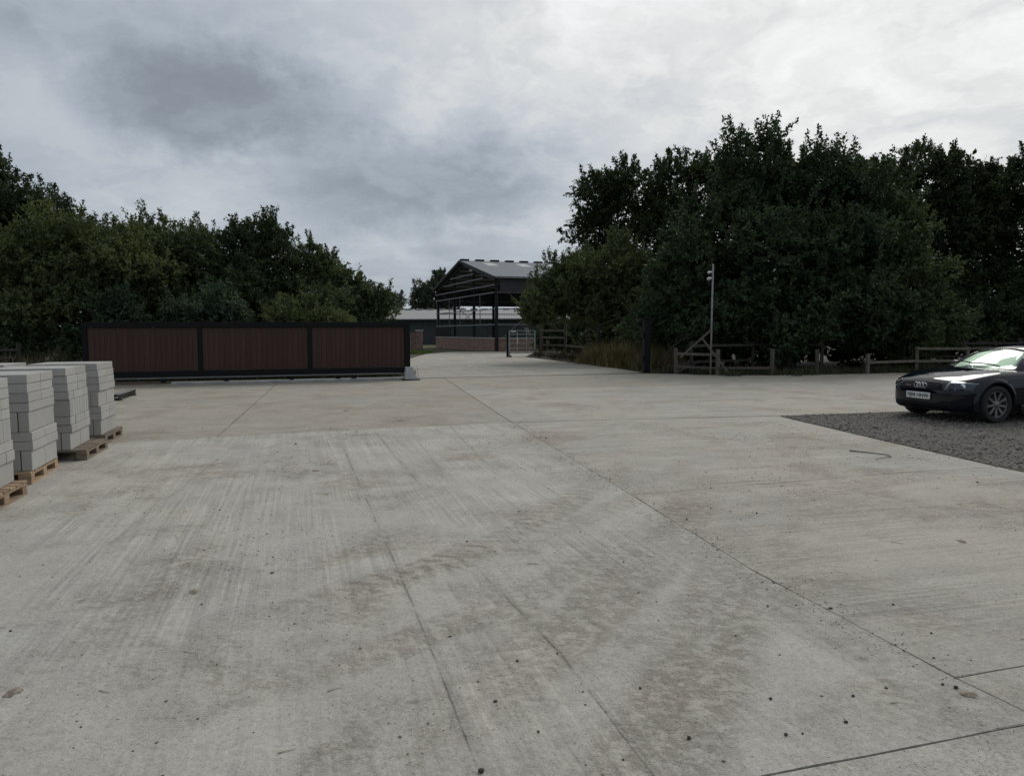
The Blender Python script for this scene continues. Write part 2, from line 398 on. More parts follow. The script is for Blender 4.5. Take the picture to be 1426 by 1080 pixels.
g = MB()
GN = 48; GS = 900.0
def gheight(x, y):
    return -0.03
xs = np.concatenate([np.linspace(-GS, -60, 6), np.linspace(-50, 50, 41), np.linspace(60, GS, 6)])
ys = np.concatenate([np.linspace(-GS, -20, 4), np.linspace(-10, 140, 40), np.linspace(160, GS, 6)])
vs = [(float(x), float(y), -0.03) for y in ys for x in xs]; nx = len(xs)
fs = [(j * nx + i, j * nx + i + 1, (j + 1) * nx + i + 1, (j + 1) * nx + i) for j in range(len(ys) - 1) for i in range(nx - 1)]
struct(g.add(vs, fs).build('ground', M_soil))

def resample(poly, step, jit, seed):
    r = random.Random(seed); out = []
    n = len(poly)
    for i in range(n):
        a, b = poly[i], poly[(i + 1) % n]; L = math.hypot(b[0] - a[0], b[1] - a[1]); k = max(1, int(L / step))
        for q in range(k):
            f = q / k; nxn, nyn = -(b[1] - a[1]) / L, (b[0] - a[0]) / L; j = r.uniform(-jit, jit) if 0 < q else 0.0
            out.append((a[0] + (b[0] - a[0]) * f + nxn * j, a[1] + (b[1] - a[1]) * f + nyn * j))
    return out

def inset(poly, d):
    n = len(poly); area = sum(poly[i][0] * poly[(i + 1) % n][1] - poly[(i + 1) % n][0] * poly[i][1] for i in range(n))
    sg = 1 if area > 0 else -1; out = []
    for i in range(n):
        p0, p1, p2 = poly[i - 1], poly[i], poly[(i + 1) % n]
        e1 = Vector((p1[0] - p0[0], p1[1] - p0[1])).normalized(); e2 = Vector((p2[0] - p1[0], p2[1] - p1[1])).normalized()
        n1 = Vector((-e1.y, e1.x)) * sg; n2 = Vector((-e2.y, e2.x)) * sg
        b = (n1 + n2); b = b / max(0.4, b.dot(n1)) if b.length > 1e-6 else n1
        out.append((p1[0] + b.x * d, p1[1] + b.y * d))
    return out if sg > 0 else out[::-1]

def slab_mesh(name, poly, gap, z=0.0, seed=0, step=0.22, jit=0.0035, thick=0.10):
    p = resample(inset(poly, gap), step, jit, seed)
    bm = bmesh.new(); vs = [bm.verts.new((q[0], q[1], z)) for q in p]
    f = bm.faces.new(vs); f.normal_update()
    if f.normal.z < 0: f.normal_flip()
    ex = bmesh.ops.extrude_face_region(bm, geom=[f]); low = [v for v in ex['geom'] if isinstance(v, bmesh.types.BMVert)]
    # extruded copy becomes the top; the original stays as underside
    for v in vs: v.co.z = z - thick
    top = [e for e in bm.edges if all(abs(v.co.z - z) < 1e-6 for v in e.verts)]
    bmesh.ops.bevel(bm, geom=top, offset=0.004, segments=1, affect='EDGES')
    bmesh.ops.triangulate(bm, faces=[f for f in bm.faces if len(f.verts) > 4])
    bmesh.ops.recalc_face_normals(bm, faces=bm.faces)
    me = bpy.data.meshes.new(name); bm.to_mesh(me); bm.free(); return me

yard = struct(bpy.data.objects.new('concrete_yard', None)); C.objects.link(yard)
J = [(-2.4, 25.05), (0.0, 12.58), (1.16, 6.95), (1.61, 4.69), (2.04, 3.20), (2.18, 2.83)]
slabs = [
    ([(-9.6, 8.95), (-5.76, 10.45), (-2.85, 11.6), J[1], J[2], J[3], J[4], J[5], (0.89, 2.47), (-9.0, -0.2)], M_conc_left),
    ([(-13.5, 7.5), (-9.6, 8.95), (-5.76, 10.45), (-4.54, 10.93), (-7.55, 23.15), (-10.5, 22.2), (-13.5, 21.2)], M_conc_far),
    ([(-4.54, 10.93), (-2.85, 11.6), J[1], J[0], (-3.4, 24.55), (-7.55, 23.15)], M_conc_far),
    ([J[1], (2.18, 12.98), (5.0, 13.42), (7.6, 13.99), (11.0, 14.95), (30.0, 20.3), (30.0, 27.0), (-1.35, 19.6)], M_conc_right),
    ([(-1.35, 19.6), (30.0, 27.0), (30.0, 31.0), (20.0, 28.3), (15.4, 27.15), (13.0, 26.2), (9.2, 25.6), (7.2, 25.95), (5.2, 27.1), J[0]], M_conc_far),
    ([J[1], J[2], (4.75, 8.10), (5.68, 8.28), (5.31, 10.82), (5.0, 13.38), (2.18, 12.98)], M_conc_right),
    ([(1.164, 6.94), J[3], J[4], (2.5, 3.33), (6.42, 4.35), (5.682, 8.268), (4.75, 8.088)], M_conc_right),
    ([J[4], J[5], (6.7, 3.75), (6.42, 4.35), (2.5, 3.33)], M_conc_right),
    ([(-9.0, -0.2), (0.89, 2.47), J[5], (6.7, 3.75), (7.6, -4.0), (-9.0, -4.0)], M_conc_left),
    ([(-3.4, 24.75), (5.15, 27.35), (4.3, 31.5), (3.4, 35.2), (1.75, 41.6), (0.9, 45.0), (1.2, 50.0), (4.5, 55.0), (12.0, 60.0), (11.5, 61.8), (-1.3, 57.6), (-5.0, 57.2), (-6.2, 51.5), (-6.1, 42.5), (-4.6, 31.5)], M_conc_road),
]
for i, (poly, m) in enumerate(slabs):
    far = i in (1, 2, 4, 9)
    o = obj('slab', slab_mesh('slab', poly, 0.010 if far else (0.0075 if i in (3, 5) else 0.0036), 0.0 - 0.0015 * (i % 3), i), m, yard)

# joint filler: dark silt under the slabs
M_silt = pbr('joint_silt', (0.12, 0.108, 0.09), 0.95, var=0.4, scale=9.0, bump=0.5)
jf = MB(); jf.add([(-14, -4, -0.007), (30.2, -4, -0.007), (30.2, 28, -0.007), (-14, 21.0, -0.007)], [(0, 1, 2, 3)])
struct(jf.build('joint_bed', M_silt))

# gravel parking patch
M_gravel = pbr('gravel_bed', (0.08, 0.071, 0.062), 0.95, var=0.55, scale=22.0, bump=1.0, bscale=45.0)
gp = [(5.02, 13.36), (7.6, 13.92), (11.0, 14.87), (30.0, 20.2), (30.0, -4.0), (7.62, -4.0), (6.72, 3.75), (6.44, 4.35), (5.70, 8.28), (5.33, 10.82)]
bed = struct(MB().prism(inset(gp, 0.01), -0.012, 0.002).build('gravel_patch', M_gravel))
def in_poly(x, y, poly):
    c = np.zeros(len(x), bool); n = len(poly)
    for i in range(n):
        (x1, y1), (x2, y2) = poly[i], poly[(i + 1) % n]
        cond = ((y1 > y) != (y2 > y)) & (x < (x2 - x1) * (y - y1) / (y2 - y1 + 1e-12) + x1); c ^= cond
    return c

def raw_mesh(name, V, Fq, k, mat, tone=None, smooth=False):
    """V (n,3) verts, Fq (m,k) faces: fast mesh from arrays"""
    me = bpy.data.meshes.new(name); nf = len(Fq)
    me.vertices.add(len(V)); me.vertices.foreach_set('co', np.ascontiguousarray(V, np.float32).ravel())
    me.loops.add(nf * k); me.loops.foreach_set('vertex_index', np.ascontiguousarray(Fq, np.int32).ravel())
    me.polygons.add(nf); me.polygons.foreach_set('loop_start', np.arange(0, nf * k, k, dtype=np.int32))
    me.polygons.foreach_set('loop_total', np.full(nf, k, np.int32))
    if smooth: me.polygons.foreach_set('use_smooth', np.ones(nf, bool))
    if tone is not None:
        a = me.attributes.new('tone', 'FLOAT', 'FACE'); a.data.foreach_set('value', np.ascontiguousarray(tone, np.float32))
    me.update(calc_edges=True); me.materials.append(mat); return me

def pebbles(name, pos, size, mat, squash=0.6):
    """many small irregular stones as octahedra"""
    n = len(pos); o = np.array([(1, 0, 0), (-1, 0, 0), (0, 1, 0), (0, -1, 0), (0, 0, 1), (0, 0, -1)], float)
    F = np.array([(0, 2, 4), (2, 1, 4), (1, 3, 4), (3, 0, 4), (2, 0, 5), (1, 2, 5), (3, 1, 5), (0, 3, 5)])
    a = rng.uniform(0, 6.28, n); V = o[None] * (size[:, None, None] * rng.uniform(0.6, 1.15, (n, 6, 1)))
    V = V + rng.normal(0, 0.16, (n, 6, 3)) * size[:, None, None]
    V[:, :, 2] *= squash
    ca, sa = np.cos(a)[:, None], np.sin(a)[:, None]
    X = V[:, :, 0] * ca - V[:, :, 1] * sa; Y = V[:, :, 0] * sa + V[:, :, 1] * ca
    V = np.stack([X, Y, V[:, :, 2]], 2) + pos[:, None, :]
    Fa = (F[None] + (np.arange(n) * 6)[:, None, None]).reshape(-1, 3)
    return raw_mesh(name, V.reshape(-1, 3), Fa, 3, mat, np.repeat(rng.uniform(0, 1, n), 8))

def tone_mat(name, ca, cb, rough=0.9, p=1.0):
    m = bpy.data.materials.new(name); m.use_nodes = True; t = NT(m.node_tree)
    tone = t.m('POWER', t.n('ShaderNodeAttribute', attribute_name='tone').outputs['Fac'], p)
    nz = t.noise(t.n('ShaderNodeTexCoord').outputs['Object'], 60.0, 4.0, 0.6)
    c = t.v('SCALE', t.mix(tone, ca, cb), t.lin(nz, 0.2, 0.8, 0.7, 1.3))
    bs = t.n('ShaderNodeBsdfPrincipled', {'Base Color': c, 'Roughness': rough, 'Specular IOR Level': 0.3}); t.n('ShaderNodeOutputMaterial', {'Surface': bs.outputs[0]}); return m
M_chip = tone_mat('stone_chippings', (0.085, 0.075, 0.066), (0.34, 0.305, 0.265), 0.9, 1.1)
N = 42000
gx = rng.uniform(5.0, 13.0, N); gy = rng.uniform(5.5, 16.0, N); ok = in_poly(gx, gy, gp); sp_ = rng.uniform(0, 1, N) < .14; ok2 = sp_ & in_poly(gx + rng.normal(0, .12, N), gy + rng.normal(0, .12, N), gp); ok = ok | ok2; gx, gy = gx[ok], gy[ok]
sz = rng.gamma(2.0, 0.0038, len(gx)) + 0.0045
gr = obj('gravel', pebbles('gravel', np.stack([gx, gy, 0.002 + sz * 0.25], 1), sz, M_chip), None)
gr['kind'] = 'stuff'; gr['label'] = 'loose dark grey gravel chippings of the parking patch'; gr['category'] = 'gravel'

# ------------------------------------------------------------------ sheds and walls in the distance
M_steel = pbr('barn_steel', (0.014, 0.0145, 0.017), 0.6, 0.0, spec=.25, var=0.2, scale=2.0)
M_galv = pbr('galvanised_steel', (0.19, 0.195, 0.20), 0.65, 0.3, var=0.15, scale=5.0)
M_pur = pbr('pale_galvanised', (0.5, 0.51, 0.52), 0.6, 0.0, var=0.1)
M_roof = sheet_mat('fibre_cement_roof', (0.155, 0.165, 0.18), 0.85, 0.146, 0, rel=.2)
M_sky = bpy.data.materials.new('rooflight_sheet'); M_sky.use_nodes = True; _t = NT(M_sky.node_tree)
_c = _t.mix(_t.noise(_t.n('ShaderNodeTexCoord').outputs['Object'], 2.0, 4.0, .6), (.74, .74, .71), (.84, .84, .81))
_t.n('ShaderNodeOutputMaterial', {'Surface': _t.n('ShaderNodeMixShader', {0: .5, 1: _t.n('ShaderNodeBsdfPrincipled', {'Base Color': _c, 'Roughness': .5}).outputs[0], 2: _t.n('ShaderNodeBsdfTranslucent', {'Color': _c}).outputs[0]}).outputs[0]})
M_clad = sheet_mat('dark_cladding', (0.032, 0.034, 0.04), 0.55, 0.2, 0)
M_brick = brick_mat('red_brick', 0.0)
M_cap = pbr('concrete_capping', (0.38, 0.36, 0.33), 0.9, var=0.25, scale=4.0)

BA = math.atan2(20.0, -6.7) - math.pi / 2           # gable plane runs along +x local to the left/away
barn = thing('steel_framed_barn', 'open steel framed barn with grey roof, white rooflights and low brick wall', 'barn', (-1.2, 57.6, 0), 0.0)
gx_ = Vector((-6.3, 16.1, 0)).normalized()            # across the gable, from near corner
gy_ = Vector((16.1, 6.3, 0)).normalized()             # along the building
SPAN, EAVE, RIDGE, BAY, NB = 17.3, 5.95, 7.9, 6.0, 4
def B(a, b, z): return gx_ * a + gy_ * b + Vector((0, 0, z))
def roofz(a): return EAVE + (RIDGE - EAVE) * (1 - abs(a - SPAN / 2) / (SPAN / 2))
for k in range(NB + 1):
    b = k * BAY
    for a in (0.0, SPAN): MB().beam(B(a, b, 0), B(a, b, roofz(a)), 0.27, 0.27).build('stanchion', M_steel, barn)
    for a in (0.0, SPAN): MB().beam(B(a, b, roofz(a) - 0.22), B(SPAN / 2, b, RIDGE - 0.22), 0.18, 0.30).build('rafter', M_steel, barn)
    if k in (0, NB):
        for a in (SPAN / 3, 2 * SPAN / 3): MB().beam(B(a, b + 0.02, 0), B(a, b + 0.02, roofz(a) - 0.4), 0.24, 0.24).build('gable_post', M_steel, barn)
for b in (0.0, NB * BAY):
    for z in (2.15, 3.4, 4.7, 5.3): MB().beam(B(-0.05, b - 0.2, z), B(SPAN + 0.05, b - 0.2, z), 0.05, 0.085).build('sheeting_rail', M_galv, barn)
    MB().beam(B(SPAN * .16, b - 0.2, 6.0), B(SPAN * .84, b - 0.2, 6.0), 0.05, 0.085).build('sheeting_rail', M_galv, barn)
    MB().beam(B(SPAN * .30, b - 0.2, 6.55), B(SPAN * .70, b - 0.2, 6.55), 0.05, 0.085).build('sheeting_rail', M_galv, barn)
for a in (-0.2, SPAN + 0.2):
    for z in (2.15, 3.4, 4.7): MB().beam(B(a, 0, z), B(a, NB * BAY, z), 0.05, 0.085).build('sheeting_rail', M_galv, barn)
for q in range(1, 7):
    for sgn in (0, 1):
        a = q * 1.25 if sgn == 0 else SPAN - q * 1.25
        MB().beam(B(a, 0, roofz(a) - 0.10), B(a, NB * BAY, roofz(a) - 0.10), 0.09, 0.18).build('purlin', M_pur, barn)
for (b0, b1) in ((0.3, BAY - .2),):
    for a in (0.35, SPAN - .35):
        MB().tube([B(a, b0, 0.8), B(a, b1, 5.4)], 0.03, 6).build('brace', M_galv, barn); MB().tube([B(a, b1, 0.8), B(a, b0, 5.4)], 0.03, 6).build('brace', M_galv, barn)
for a in (3.5, 9.2, 12.6, 17.0): MB().tube([B(a, -0.2, 2.15), B(a, -0.2, 4.7)], 0.035, 6).build('sag_rod', M_galv, barn)
# the two roof slopes, in sheet strips with their rooflights let in
for side in (0, 1):
    for k in range(NB * 2):
        b0, b1 = k * 3.0 - (0.35 if k == 0 else 0), (k + 1) * 3.0 - 0.012 + (0.35 if k == NB * 2 - 1 else 0)
        def sheet(a0, a1, bb0, bb1, m, nm, lift=0.0):
            f0 = lambda a: a if side == 0 else SPAN - a
            z0, z1 = EAVE + (RIDGE - EAVE) * a0 / (SPAN / 2) + .05 + lift, EAVE + (RIDGE - EAVE) * a1 / (SPAN / 2) + .05 + lift
            q = [B(f0(a0), bb0, z0), B(f0(a1), bb0, z1), B(f0(a1), bb1, z1), B(f0(a0), bb1, z0)]
            w = [p + Vector((0, 0, 0.06)) for p in q]
            MB().add(q + w, [(0, 1, 2, 3), (7, 6, 5, 4), (0, 4, 5, 1), (1, 5, 6, 2), (2, 6, 7, 3), (3, 7, 4, 0)]).build(nm, m, barn)
        mid = (b0 + b1) / 2 + 0.55
        sheet(-0.5, 5.7, b0, b1, M_roof, 'roof_sheet'); sheet(7.4, SPAN / 2, b0, b1, M_roof, 'roof_sheet')
        sheet(5.7, 7.4, b0, mid - .5, M_roof, 'roof_sheet'); sheet(5.7, 7.4, mid - .5, mid + .5, M_sky, 'rooflight'); sheet(5.7, 7.4, mid + .5, b1, M_roof, 'roof_sheet')
for k in range(17): MB().beam(B(SPAN / 2, k * 1.45 - .3, RIDGE + .16), B(SPAN / 2, k * 1.45 + .5, RIDGE + .16), 0.5, 0.14, 0.03).build('ridge_cap', M_steel, barn)
for a, s in ((-0.55, 1), (SPAN + .55, -1)): MB().beam(B(a, -0.3, EAVE - 0.08), B(a, NB * BAY + .3, EAVE - 0.08), 0.14, 0.14).build('gutter', M_galv, barn)
for s in (0, 1):
    a0 = 0 if s == 0 else SPAN
    sg = -0.5 if s == 0 else 0.5
    MB().beam(B(a0 + sg, -0.40, EAVE - 0.10), B(SPAN / 2, -0.40, RIDGE + .02), 0.05, 0.20).build('barge_board', M_steel, barn)
MB().beam(B(-0.26, 0.2, 5.25), B(-0.26, NB * BAY, 5.25), 0.03, 1.05).build('side_sheet', M_clad, barn)
MB().beam(B(SPAN + .26, 0.2, 5.0), B(SPAN + .26, NB * BAY, 5.0), 0.03, 1.6).build('side_sheet', M_clad, barn)
MB().beam(B(SPAN * .70, -0.26, 1.58), B(SPAN + .1, -0.26, 1.58), 0.04, 0.92).build('dark_panel', pbr('black_sheet', (0.004, 0.004, 0.005), 0.7, var=0.2, spec=.15), barn)
# dwarf brick wall along gable and side with its capping
MB().beam(B(0.0, -0.1, 0.5), B(SPAN + 0.2, -0.1, 0.5), 0.26, 1.06).build('dwarf_wall', M_brick, barn)
MB().beam(B(0.0, 0.05, 0.5), B(0.0, NB * BAY, 0.5), 0.26, 1.06).build('dwarf_wall', M_brick, barn)
MB().beam(B(0.0, -0.1, 1.06), B(SPAN + 0.2, -0.1, 1.06), 0.32, 0.07, 0.01).build('wall_capping', M_cap, barn)
MB().beam(B(0.0, 0.10, 1.06), B(0.0, NB * BAY, 1.06), 0.32, 0.07, 0.01).build('wall_capping', M_cap, barn)

# long low shed behind
shed = thing('low_farm_shed', 'long low shed with pale grey roof and dark green sheet walls behind the barn', 'shed', (-6.0, 92.0, 0), 0.0)
M_shroof = sheet_mat('pale_fibre_cement', (0.27, 0.265, 0.26), 0.85, 0.3, 0, rel=.4); M_shwall = sheet_mat('dark_green_sheet', (0.036, 0.043, 0.044), 0.6, 0.3, 0)
def slopeq(y0, z0, y1, z1, x0, x1, th=0.08):
    q = [Vector((x0, y0, z0)), Vector((x1, y0, z0)), Vector((x1, y1, z1)), Vector((x0, y1, z1))]; w = [p + Vector((0, 0, th)) for p in q]
    return MB().add(q + w, [(3, 2, 1, 0), (4, 5, 6, 7), (0, 1, 5, 4), (1, 2, 6, 5), (2, 3, 7, 6), (3, 0, 4, 7)])
for k in range(9):
    x0 = -27 + k * 6.0
    MB().box((x0 + 2.98, 0, 1.6), (5.96, 0.12, 3.2)).build('wall_sheet', M_shwall, shed)
    slopeq(-0.5, 3.15, 8.0, 4.55, x0, x0 + 5.99).build('roof_sheet', M_shroof, shed)
    slopeq(16.0, 3.15, 8.0, 4.55, x0, x0 + 5.99).build('roof_sheet', M_shroof, shed)
    for q in range(4): MB().box((x0 + .75 + q * 1.5, 8.0, 4.70), (0.9, 0.6, 0.16), bev=.03).build('ridge_vent', M_shroof, shed)
MB().box((0, 15.5, 1.6), (54, 0.12, 3.2)).build('back_wall', M_shwall, shed)
for x0 in (-27.05, 27.05): MB().box((x0, 7.75, 1.6), (0.1, 15.3, 3.2)).build('end_wall', M_shwall, shed)
MB().box((0, -0.62, 3.16), (54.2, 0.14, 0.14)).build('gutter', M_galv, shed)

# brick garden wall with pier
gw = thing('brick_boundary_wall', 'weathered red brick boundary wall with a square end pier by the grass strip', 'wall', (-7.9, 59.3, 0), rad(4))
MB().box((-3.1, 0, 0.70), (6.2, 0.24, 1.5)).build('wall', M_brick, gw); MB().box((-3.1, 0, 1.48), (6.22, 0.30, 0.07), bev=.01).build('coping', M_brick, gw)
MB().box((0.28, 0, 0.82), (0.56, 0.5, 1.70)).build('pier', M_brick, gw); MB().box((0.28, 0, 1.70), (0.64, 0.58, 0.09), bev=.02).build('pier_cap', M_cap, gw)

# ------------------------------------------------------------------ vegetation
M_bark = pbr('bark', (0.055, 0.045, 0.035), 0.95, var=0.4, scale=5.0, bump=0.8, bscale=20.0, aniso=(1, 1, .25))
LM = {'oak': leaf_mat('leaf_oak', (0.022, 0.040, 0.022), (0.070, 0.105, 0.056), (0.085, 0.10, 0.038), 0.3),
      'olive': leaf_mat('leaf_olive', (0.054, 0.074, 0.031), (0.140, 0.168, 0.075), (0.145, 0.152, 0.064), 0.5),
      'bush': leaf_mat('leaf_hawthorn', (0.037, 0.058, 0.027), (0.104, 0.138, 0.064), (0.112, 0.12, 0.052), 0.45),
      'blue': leaf_mat('leaf_elder', (0.034, 0.058, 0.036), (0.105, 0.145, 0.095), (0.105, 0.125, 0.06), 0.3),
      'dark': leaf_mat('leaf_dark', (0.022, 0.036, 0.018), (0.066, 0.092, 0.046), (0.075, 0.085, 0.033), 0.35),
      'far': leaf_mat('leaf_far', (0.05, 0.065, 0.045), (0.10, 0.12, 0.085), (0.10, 0.11, 0.07), 0.3)}

def unit(v): return v / np.maximum(np.linalg.norm(v, axis=-1, keepdims=True), 1e-9)

def crown_mesh(name, lobes, mat, leaf, cover, sprig, seed, shoots=0, shoot_len=0.8, airy=0.0, zmin=0.15):
    r = np.random.default_rng(seed); lobes = np.array(lobes, float)
    CC, DD, LL, TT = [], [], [], []                     # clump centre, axis, length, tone
    shells = []
    for L in lobes:                                     # lumps on every lobe so the crown breaks into light and dark clumps
        c, R = L[:3], L[3:6]; k = 22
        d = unit(r.normal(size=(k, 3))); f = r.uniform(0.62, 1.0, (k, 1))
        s = r.uniform(0.20, 0.46, k) * (R.mean())
        for q in range(k): shells.append((*(c + d[q] * R * f[q] * (1 - 0.25 * s[q] / R.mean())), s[q] * r.uniform(.9, 1.25), s[q] * r.uniform(.9, 1.25), s[q] * r.uniform(.65, .95), r.uniform(0, 1)))
        shells.append((*c, *(R * 0.72), 0.25))
    S = np.array(shells); area = (S[:, 3] * S[:, 4] + S[:, 5] * S[:, 4] + S[:, 3] * S[:, 5]) * 4.19
    per = 14
    core = (np.arange(len(S)) % 23) == 22                # the shaded heart of each lobe carries fewer, larger leaf sprays
    wgt = area * np.where(core, 0.28, 0.385)
    nleaf = wgt.sum() * cover / (leaf * leaf * 0.55 * 0.6); ncl = int(nleaf / per)
    idx = r.choice(len(S), ncl, p=wgt / wgt.sum()); scl = np.where(core[idx], 2.2, 1.12)
    d = unit(r.normal(size=(ncl, 3)) + np.array([0, 0, 0.15])); rr = np.maximum(1.0 - np.abs(r.normal(0, 0.16 + airy, (ncl, 1))), 0.0)
    cen = S[idx, :3] + d * rr * S[idx, 3:6]
    ax = unit(d * 0.8 + r.normal(0, 0.55, (ncl, 3)) + np.array([0, 0, 0.35])); ln = sprig * r.uniform(0.5, 1.3, ncl)
    ln = ln * np.where(core[idx], 1.2, 1.0)
    tn = np.clip(0.12 + 0.7 * S[idx, 6] + r.normal(0, 0.13, ncl), 0, 1)
    # upright shoots breaking the outline on the top
    if shoots:
        i2 = r.choice(len(S), shoots, p=(S[:, 2] - S[:, 2].min() + .05) ** 4 / ((S[:, 2] - S[:, 2].min() + .05) ** 4).sum())
        d2 = unit(r.normal(size=(shoots, 3)) * np.array([1, 1, .4]) + np.array([0, 0, 1.1])); base = S[i2, :3] + d2 * S[i2, 3:6] * .9
        sx = unit(d2 * .45 + np.array([0, 0, 0.9]) + r.normal(0, .25, (shoots, 3))); sl = shoot_len * r.uniform(.4, 1.2, shoots); k = 6
        for q in range(k):
            cen = np.vstack([cen, base + sx * (sl * (q + .5) / k)[:, None]]); ax = np.vstack([ax, unit(sx + r.normal(0, .35, (shoots, 3)))])
            ln = np.concatenate([ln, sprig * np.full(shoots, .8 - .08 * q)]); tn = np.concatenate([tn, np.clip(r.normal(.35, .2, shoots), 0, 1)])
    ns = int(len(lobes) * 20); i3 = r.choice(len(S), ns, p=area / area.sum()); d3 = unit(r.normal(size=(ns, 3)) + np.array([0, -.2, .25])); b3 = S[i3, :3] + d3 * S[i3, 3:6] * .92
    x3 = unit(d3 * .9 + r.normal(0, .3, (ns, 3)) + np.array([0, 0, .25])); l3 = r.uniform(.25, .75, ns)
    for q in range(4):
        cen = np.vstack([cen, b3 + x3 * (l3 * (q + .5) / 4)[:, None]]); ax = np.vstack([ax, unit(x3 + r.normal(0, .4, (ns, 3)))]); ln = np.concatenate([ln, np.full(ns, sprig * .8)]); tn = np.concatenate([tn, np.clip(r.normal(.6, .2, ns), 0, 1)])
    scl = np.concatenate([scl, np.ones(len(cen) - ncl)])
    keep = cen[:, 2] > zmin; cen, ax, ln, tn, scl = cen[keep], ax[keep], ln[keep], tn[keep], scl[keep]; n = len(cen)
    f = (np.arange(per) / per)[None, :, None] + r.uniform(-.06, .06, (n, per, 1))
    p = cen[:, None, :] + ax[:, None, :] * ln[:, None, None] * (f - 0.4) + r.normal(0, leaf * .22, (n, per, 3))
    dirn = unit(ax[:, None, :] * .55 + unit(r.normal(0, 1, (n, per, 3))) * .8); nrm = unit(r.normal(0, .6, (n, per, 3)) + np.array([0, 0, .55]))
    side = unit(np.cross(dirn, nrm)); l = leaf * scl[:, None, None] * r.uniform(.65, 1.25, (n, per, 1)); w = l * r.uniform(.42, .62, (n, per, 1))
    nn = np.cross(side, dirn)
    a = p; b = p + dirn * l * .5 + side * w * .5 - nn * w * .12; c = p + dirn * l; e = p + dirn * l * .5 - side * w * .5 - nn * w * .12
    V = np.stack([a, b, c, e], 2).reshape(-1, 3); m = n * per
    F = np.arange(m * 4).reshape(m, 4)
    tone = np.clip(np.repeat(tn, per) + r.normal(0, .07, m), 0, 1)
    return raw_mesh(name, V, F, 4, mat, tone), m

TOTAL = [0]
def tree(name, label, cat, base, lobes, kind, leaf=0.12, cover=1.6, sprig=0.35, seed=1, shoots=0, shoot_len=.8, airy=0.0, trunk_r=0.2, group=None, zmin=0.15, stems=1):
    r = random.Random(seed)
    t = thing(name, label, cat, (base[0], base[1], -0.03), 0.0, group)
    off = np.array([base[0], base[1], -0.03, 0, 0, 0]); L = [tuple(np.array(q) - off) for q in lobes]
    me, m = crown_mesh('crown', L, LM[kind], leaf, cover, sprig, seed, shoots, shoot_len, airy, zmin); TOTAL[0] += m
    obj('crown', me, None, t)
    top = max(q[2] for q in L); low = min(q[2] - q[5] for q in L)
    fork = max(0.6, min(2.2, low + 0.6))
    mb = MB(); pts = [(0, 0, -0.25)]; rr = [trunk_r * 1.35]
    for q in range(1, 6):
        f = q / 5; pts.append((r.uniform(-.08, .08) * q, r.uniform(-.08, .08) * q, fork + (top - fork) * f * .75 if q > 1 else fork * .6)); rr.append(trunk_r * (1.05 - .8 * f))
    mb.tube(pts, rr, 9); mb.build('trunk', M_bark, t, True)
    for q in L:
        s = pts[2] if q[2] < top * .6 else pts[3]
        mid = [(s[0] + (q[0] - s[0]) * f + r.uniform(-.2, .2), s[1] + (q[1] - s[1]) * f + r.uniform(-.2, .2), s[2] + (q[2] - s[2]) * (f ** .8) + (0.25 if f < .9 else 0)) for f in (.35, .7, 1.0)]
        lm = MB(); lm.tube([s] + mid, [trunk_r * .5, trunk_r * .36, trunk_r * .24, trunk_r * .12], 7)
        for k in range(9):
            th = r.uniform(0, 6.28); ph = r.uniform(-.2, 1.2); o = Vector(mid[r.randint(1, 2)])
            e = Vector((q[0] + q[3] * .92 * math.cos(th) * math.cos(ph), q[1] + q[4] * .92 * math.sin(th) * math.cos(ph), q[2] + q[5] * .95 * math.sin(ph)))
            m_ = (o + e) / 2 + Vector((r.uniform(-.15, .15), r.uniform(-.15, .15), .12))
            lm.tube([o, m_, e], [trunk_r * .14, trunk_r * .09, .006], 5)
        lm.build('limb', M_bark, t, True)
    return t

RT = 'trees and bushes of the hedgerow'
tree('hedgerow_tree', 'tall dark tree rising behind the rounded olive willow beside the block packs', 'tree', (-20.6, 31.0), [(-22.9, 31.0, 7.35, 2.4, 2.09, 2.5), (-20.82, 31.0, 6.05, 1.86, 1.67, 2.17), (-18.27, 30.0, 5.16, 1.8, 1.62, 1.8), (-23.69, 31.0, 4.25, 2.48, 2.23, 2.48), (-19.4, 30.0, 3.55, 2.1, 1.89, 1.8)], 'dark', .12, 1.25, .4, 11, 80, .5, .06, .24, RT)
tree('willow_bush', 'rounded olive green willow beside the end of the brown gate', 'tree', (-16.8, 27.3), [(-17.94, 27.0, 4.29, 2.02, 1.82, 1.89), (-15.84, 27.5, 4.05, 2.2, 1.98, 1.87), (-14.21, 28.0, 3.67, 1.82, 1.64, 1.82), (-20.14, 27.0, 3.38, 1.89, 1.7, 1.89), (-16.7, 27.0, 2.35, 2.7, 2.43, 1.45), (-19.5, 26.8, 1.9, 1.9, 1.5, 1.4)], 'olive', .105, 1.45, .45, 12, 60, .3, 0, .16, RT)
tree('hedgerow_tree', 'spiky topped hawthorn behind the first panel of the brown gate', 'tree', (-13.9, 29.8), [(-14.6, 30.0, 4.4, 1.8, 1.62, 2.0), (-12.91, 29.5, 4.06, 1.77, 1.59, 2.0), (-15.8, 30.0, 4.12, 1.5, 1.35, 1.8), (-13.62, 29.0, 2.59, 2.32, 2.09, 1.3)], 'bush', .11, 1.3, .38, 13, 80, .9, .05, .16, RT)
tree('hedgerow_tree', 'ragged dark tree behind the middle panel of the brown gate', 'tree', (-10.9, 30.6), [(-11.41, 31.0, 4.47, 1.71, 1.53, 2.0), (-10.18, 31.0, 4.46, 1.24, 1.12, 1.7), (-11.96, 30.0, 3.5, 1.8, 1.62, 1.85), (-10.5, 30.0, 2.9, 2.1, 1.89, 1.35)], 'dark', .11, 1.3, .38, 14, 70, .7, .05, .16, RT)
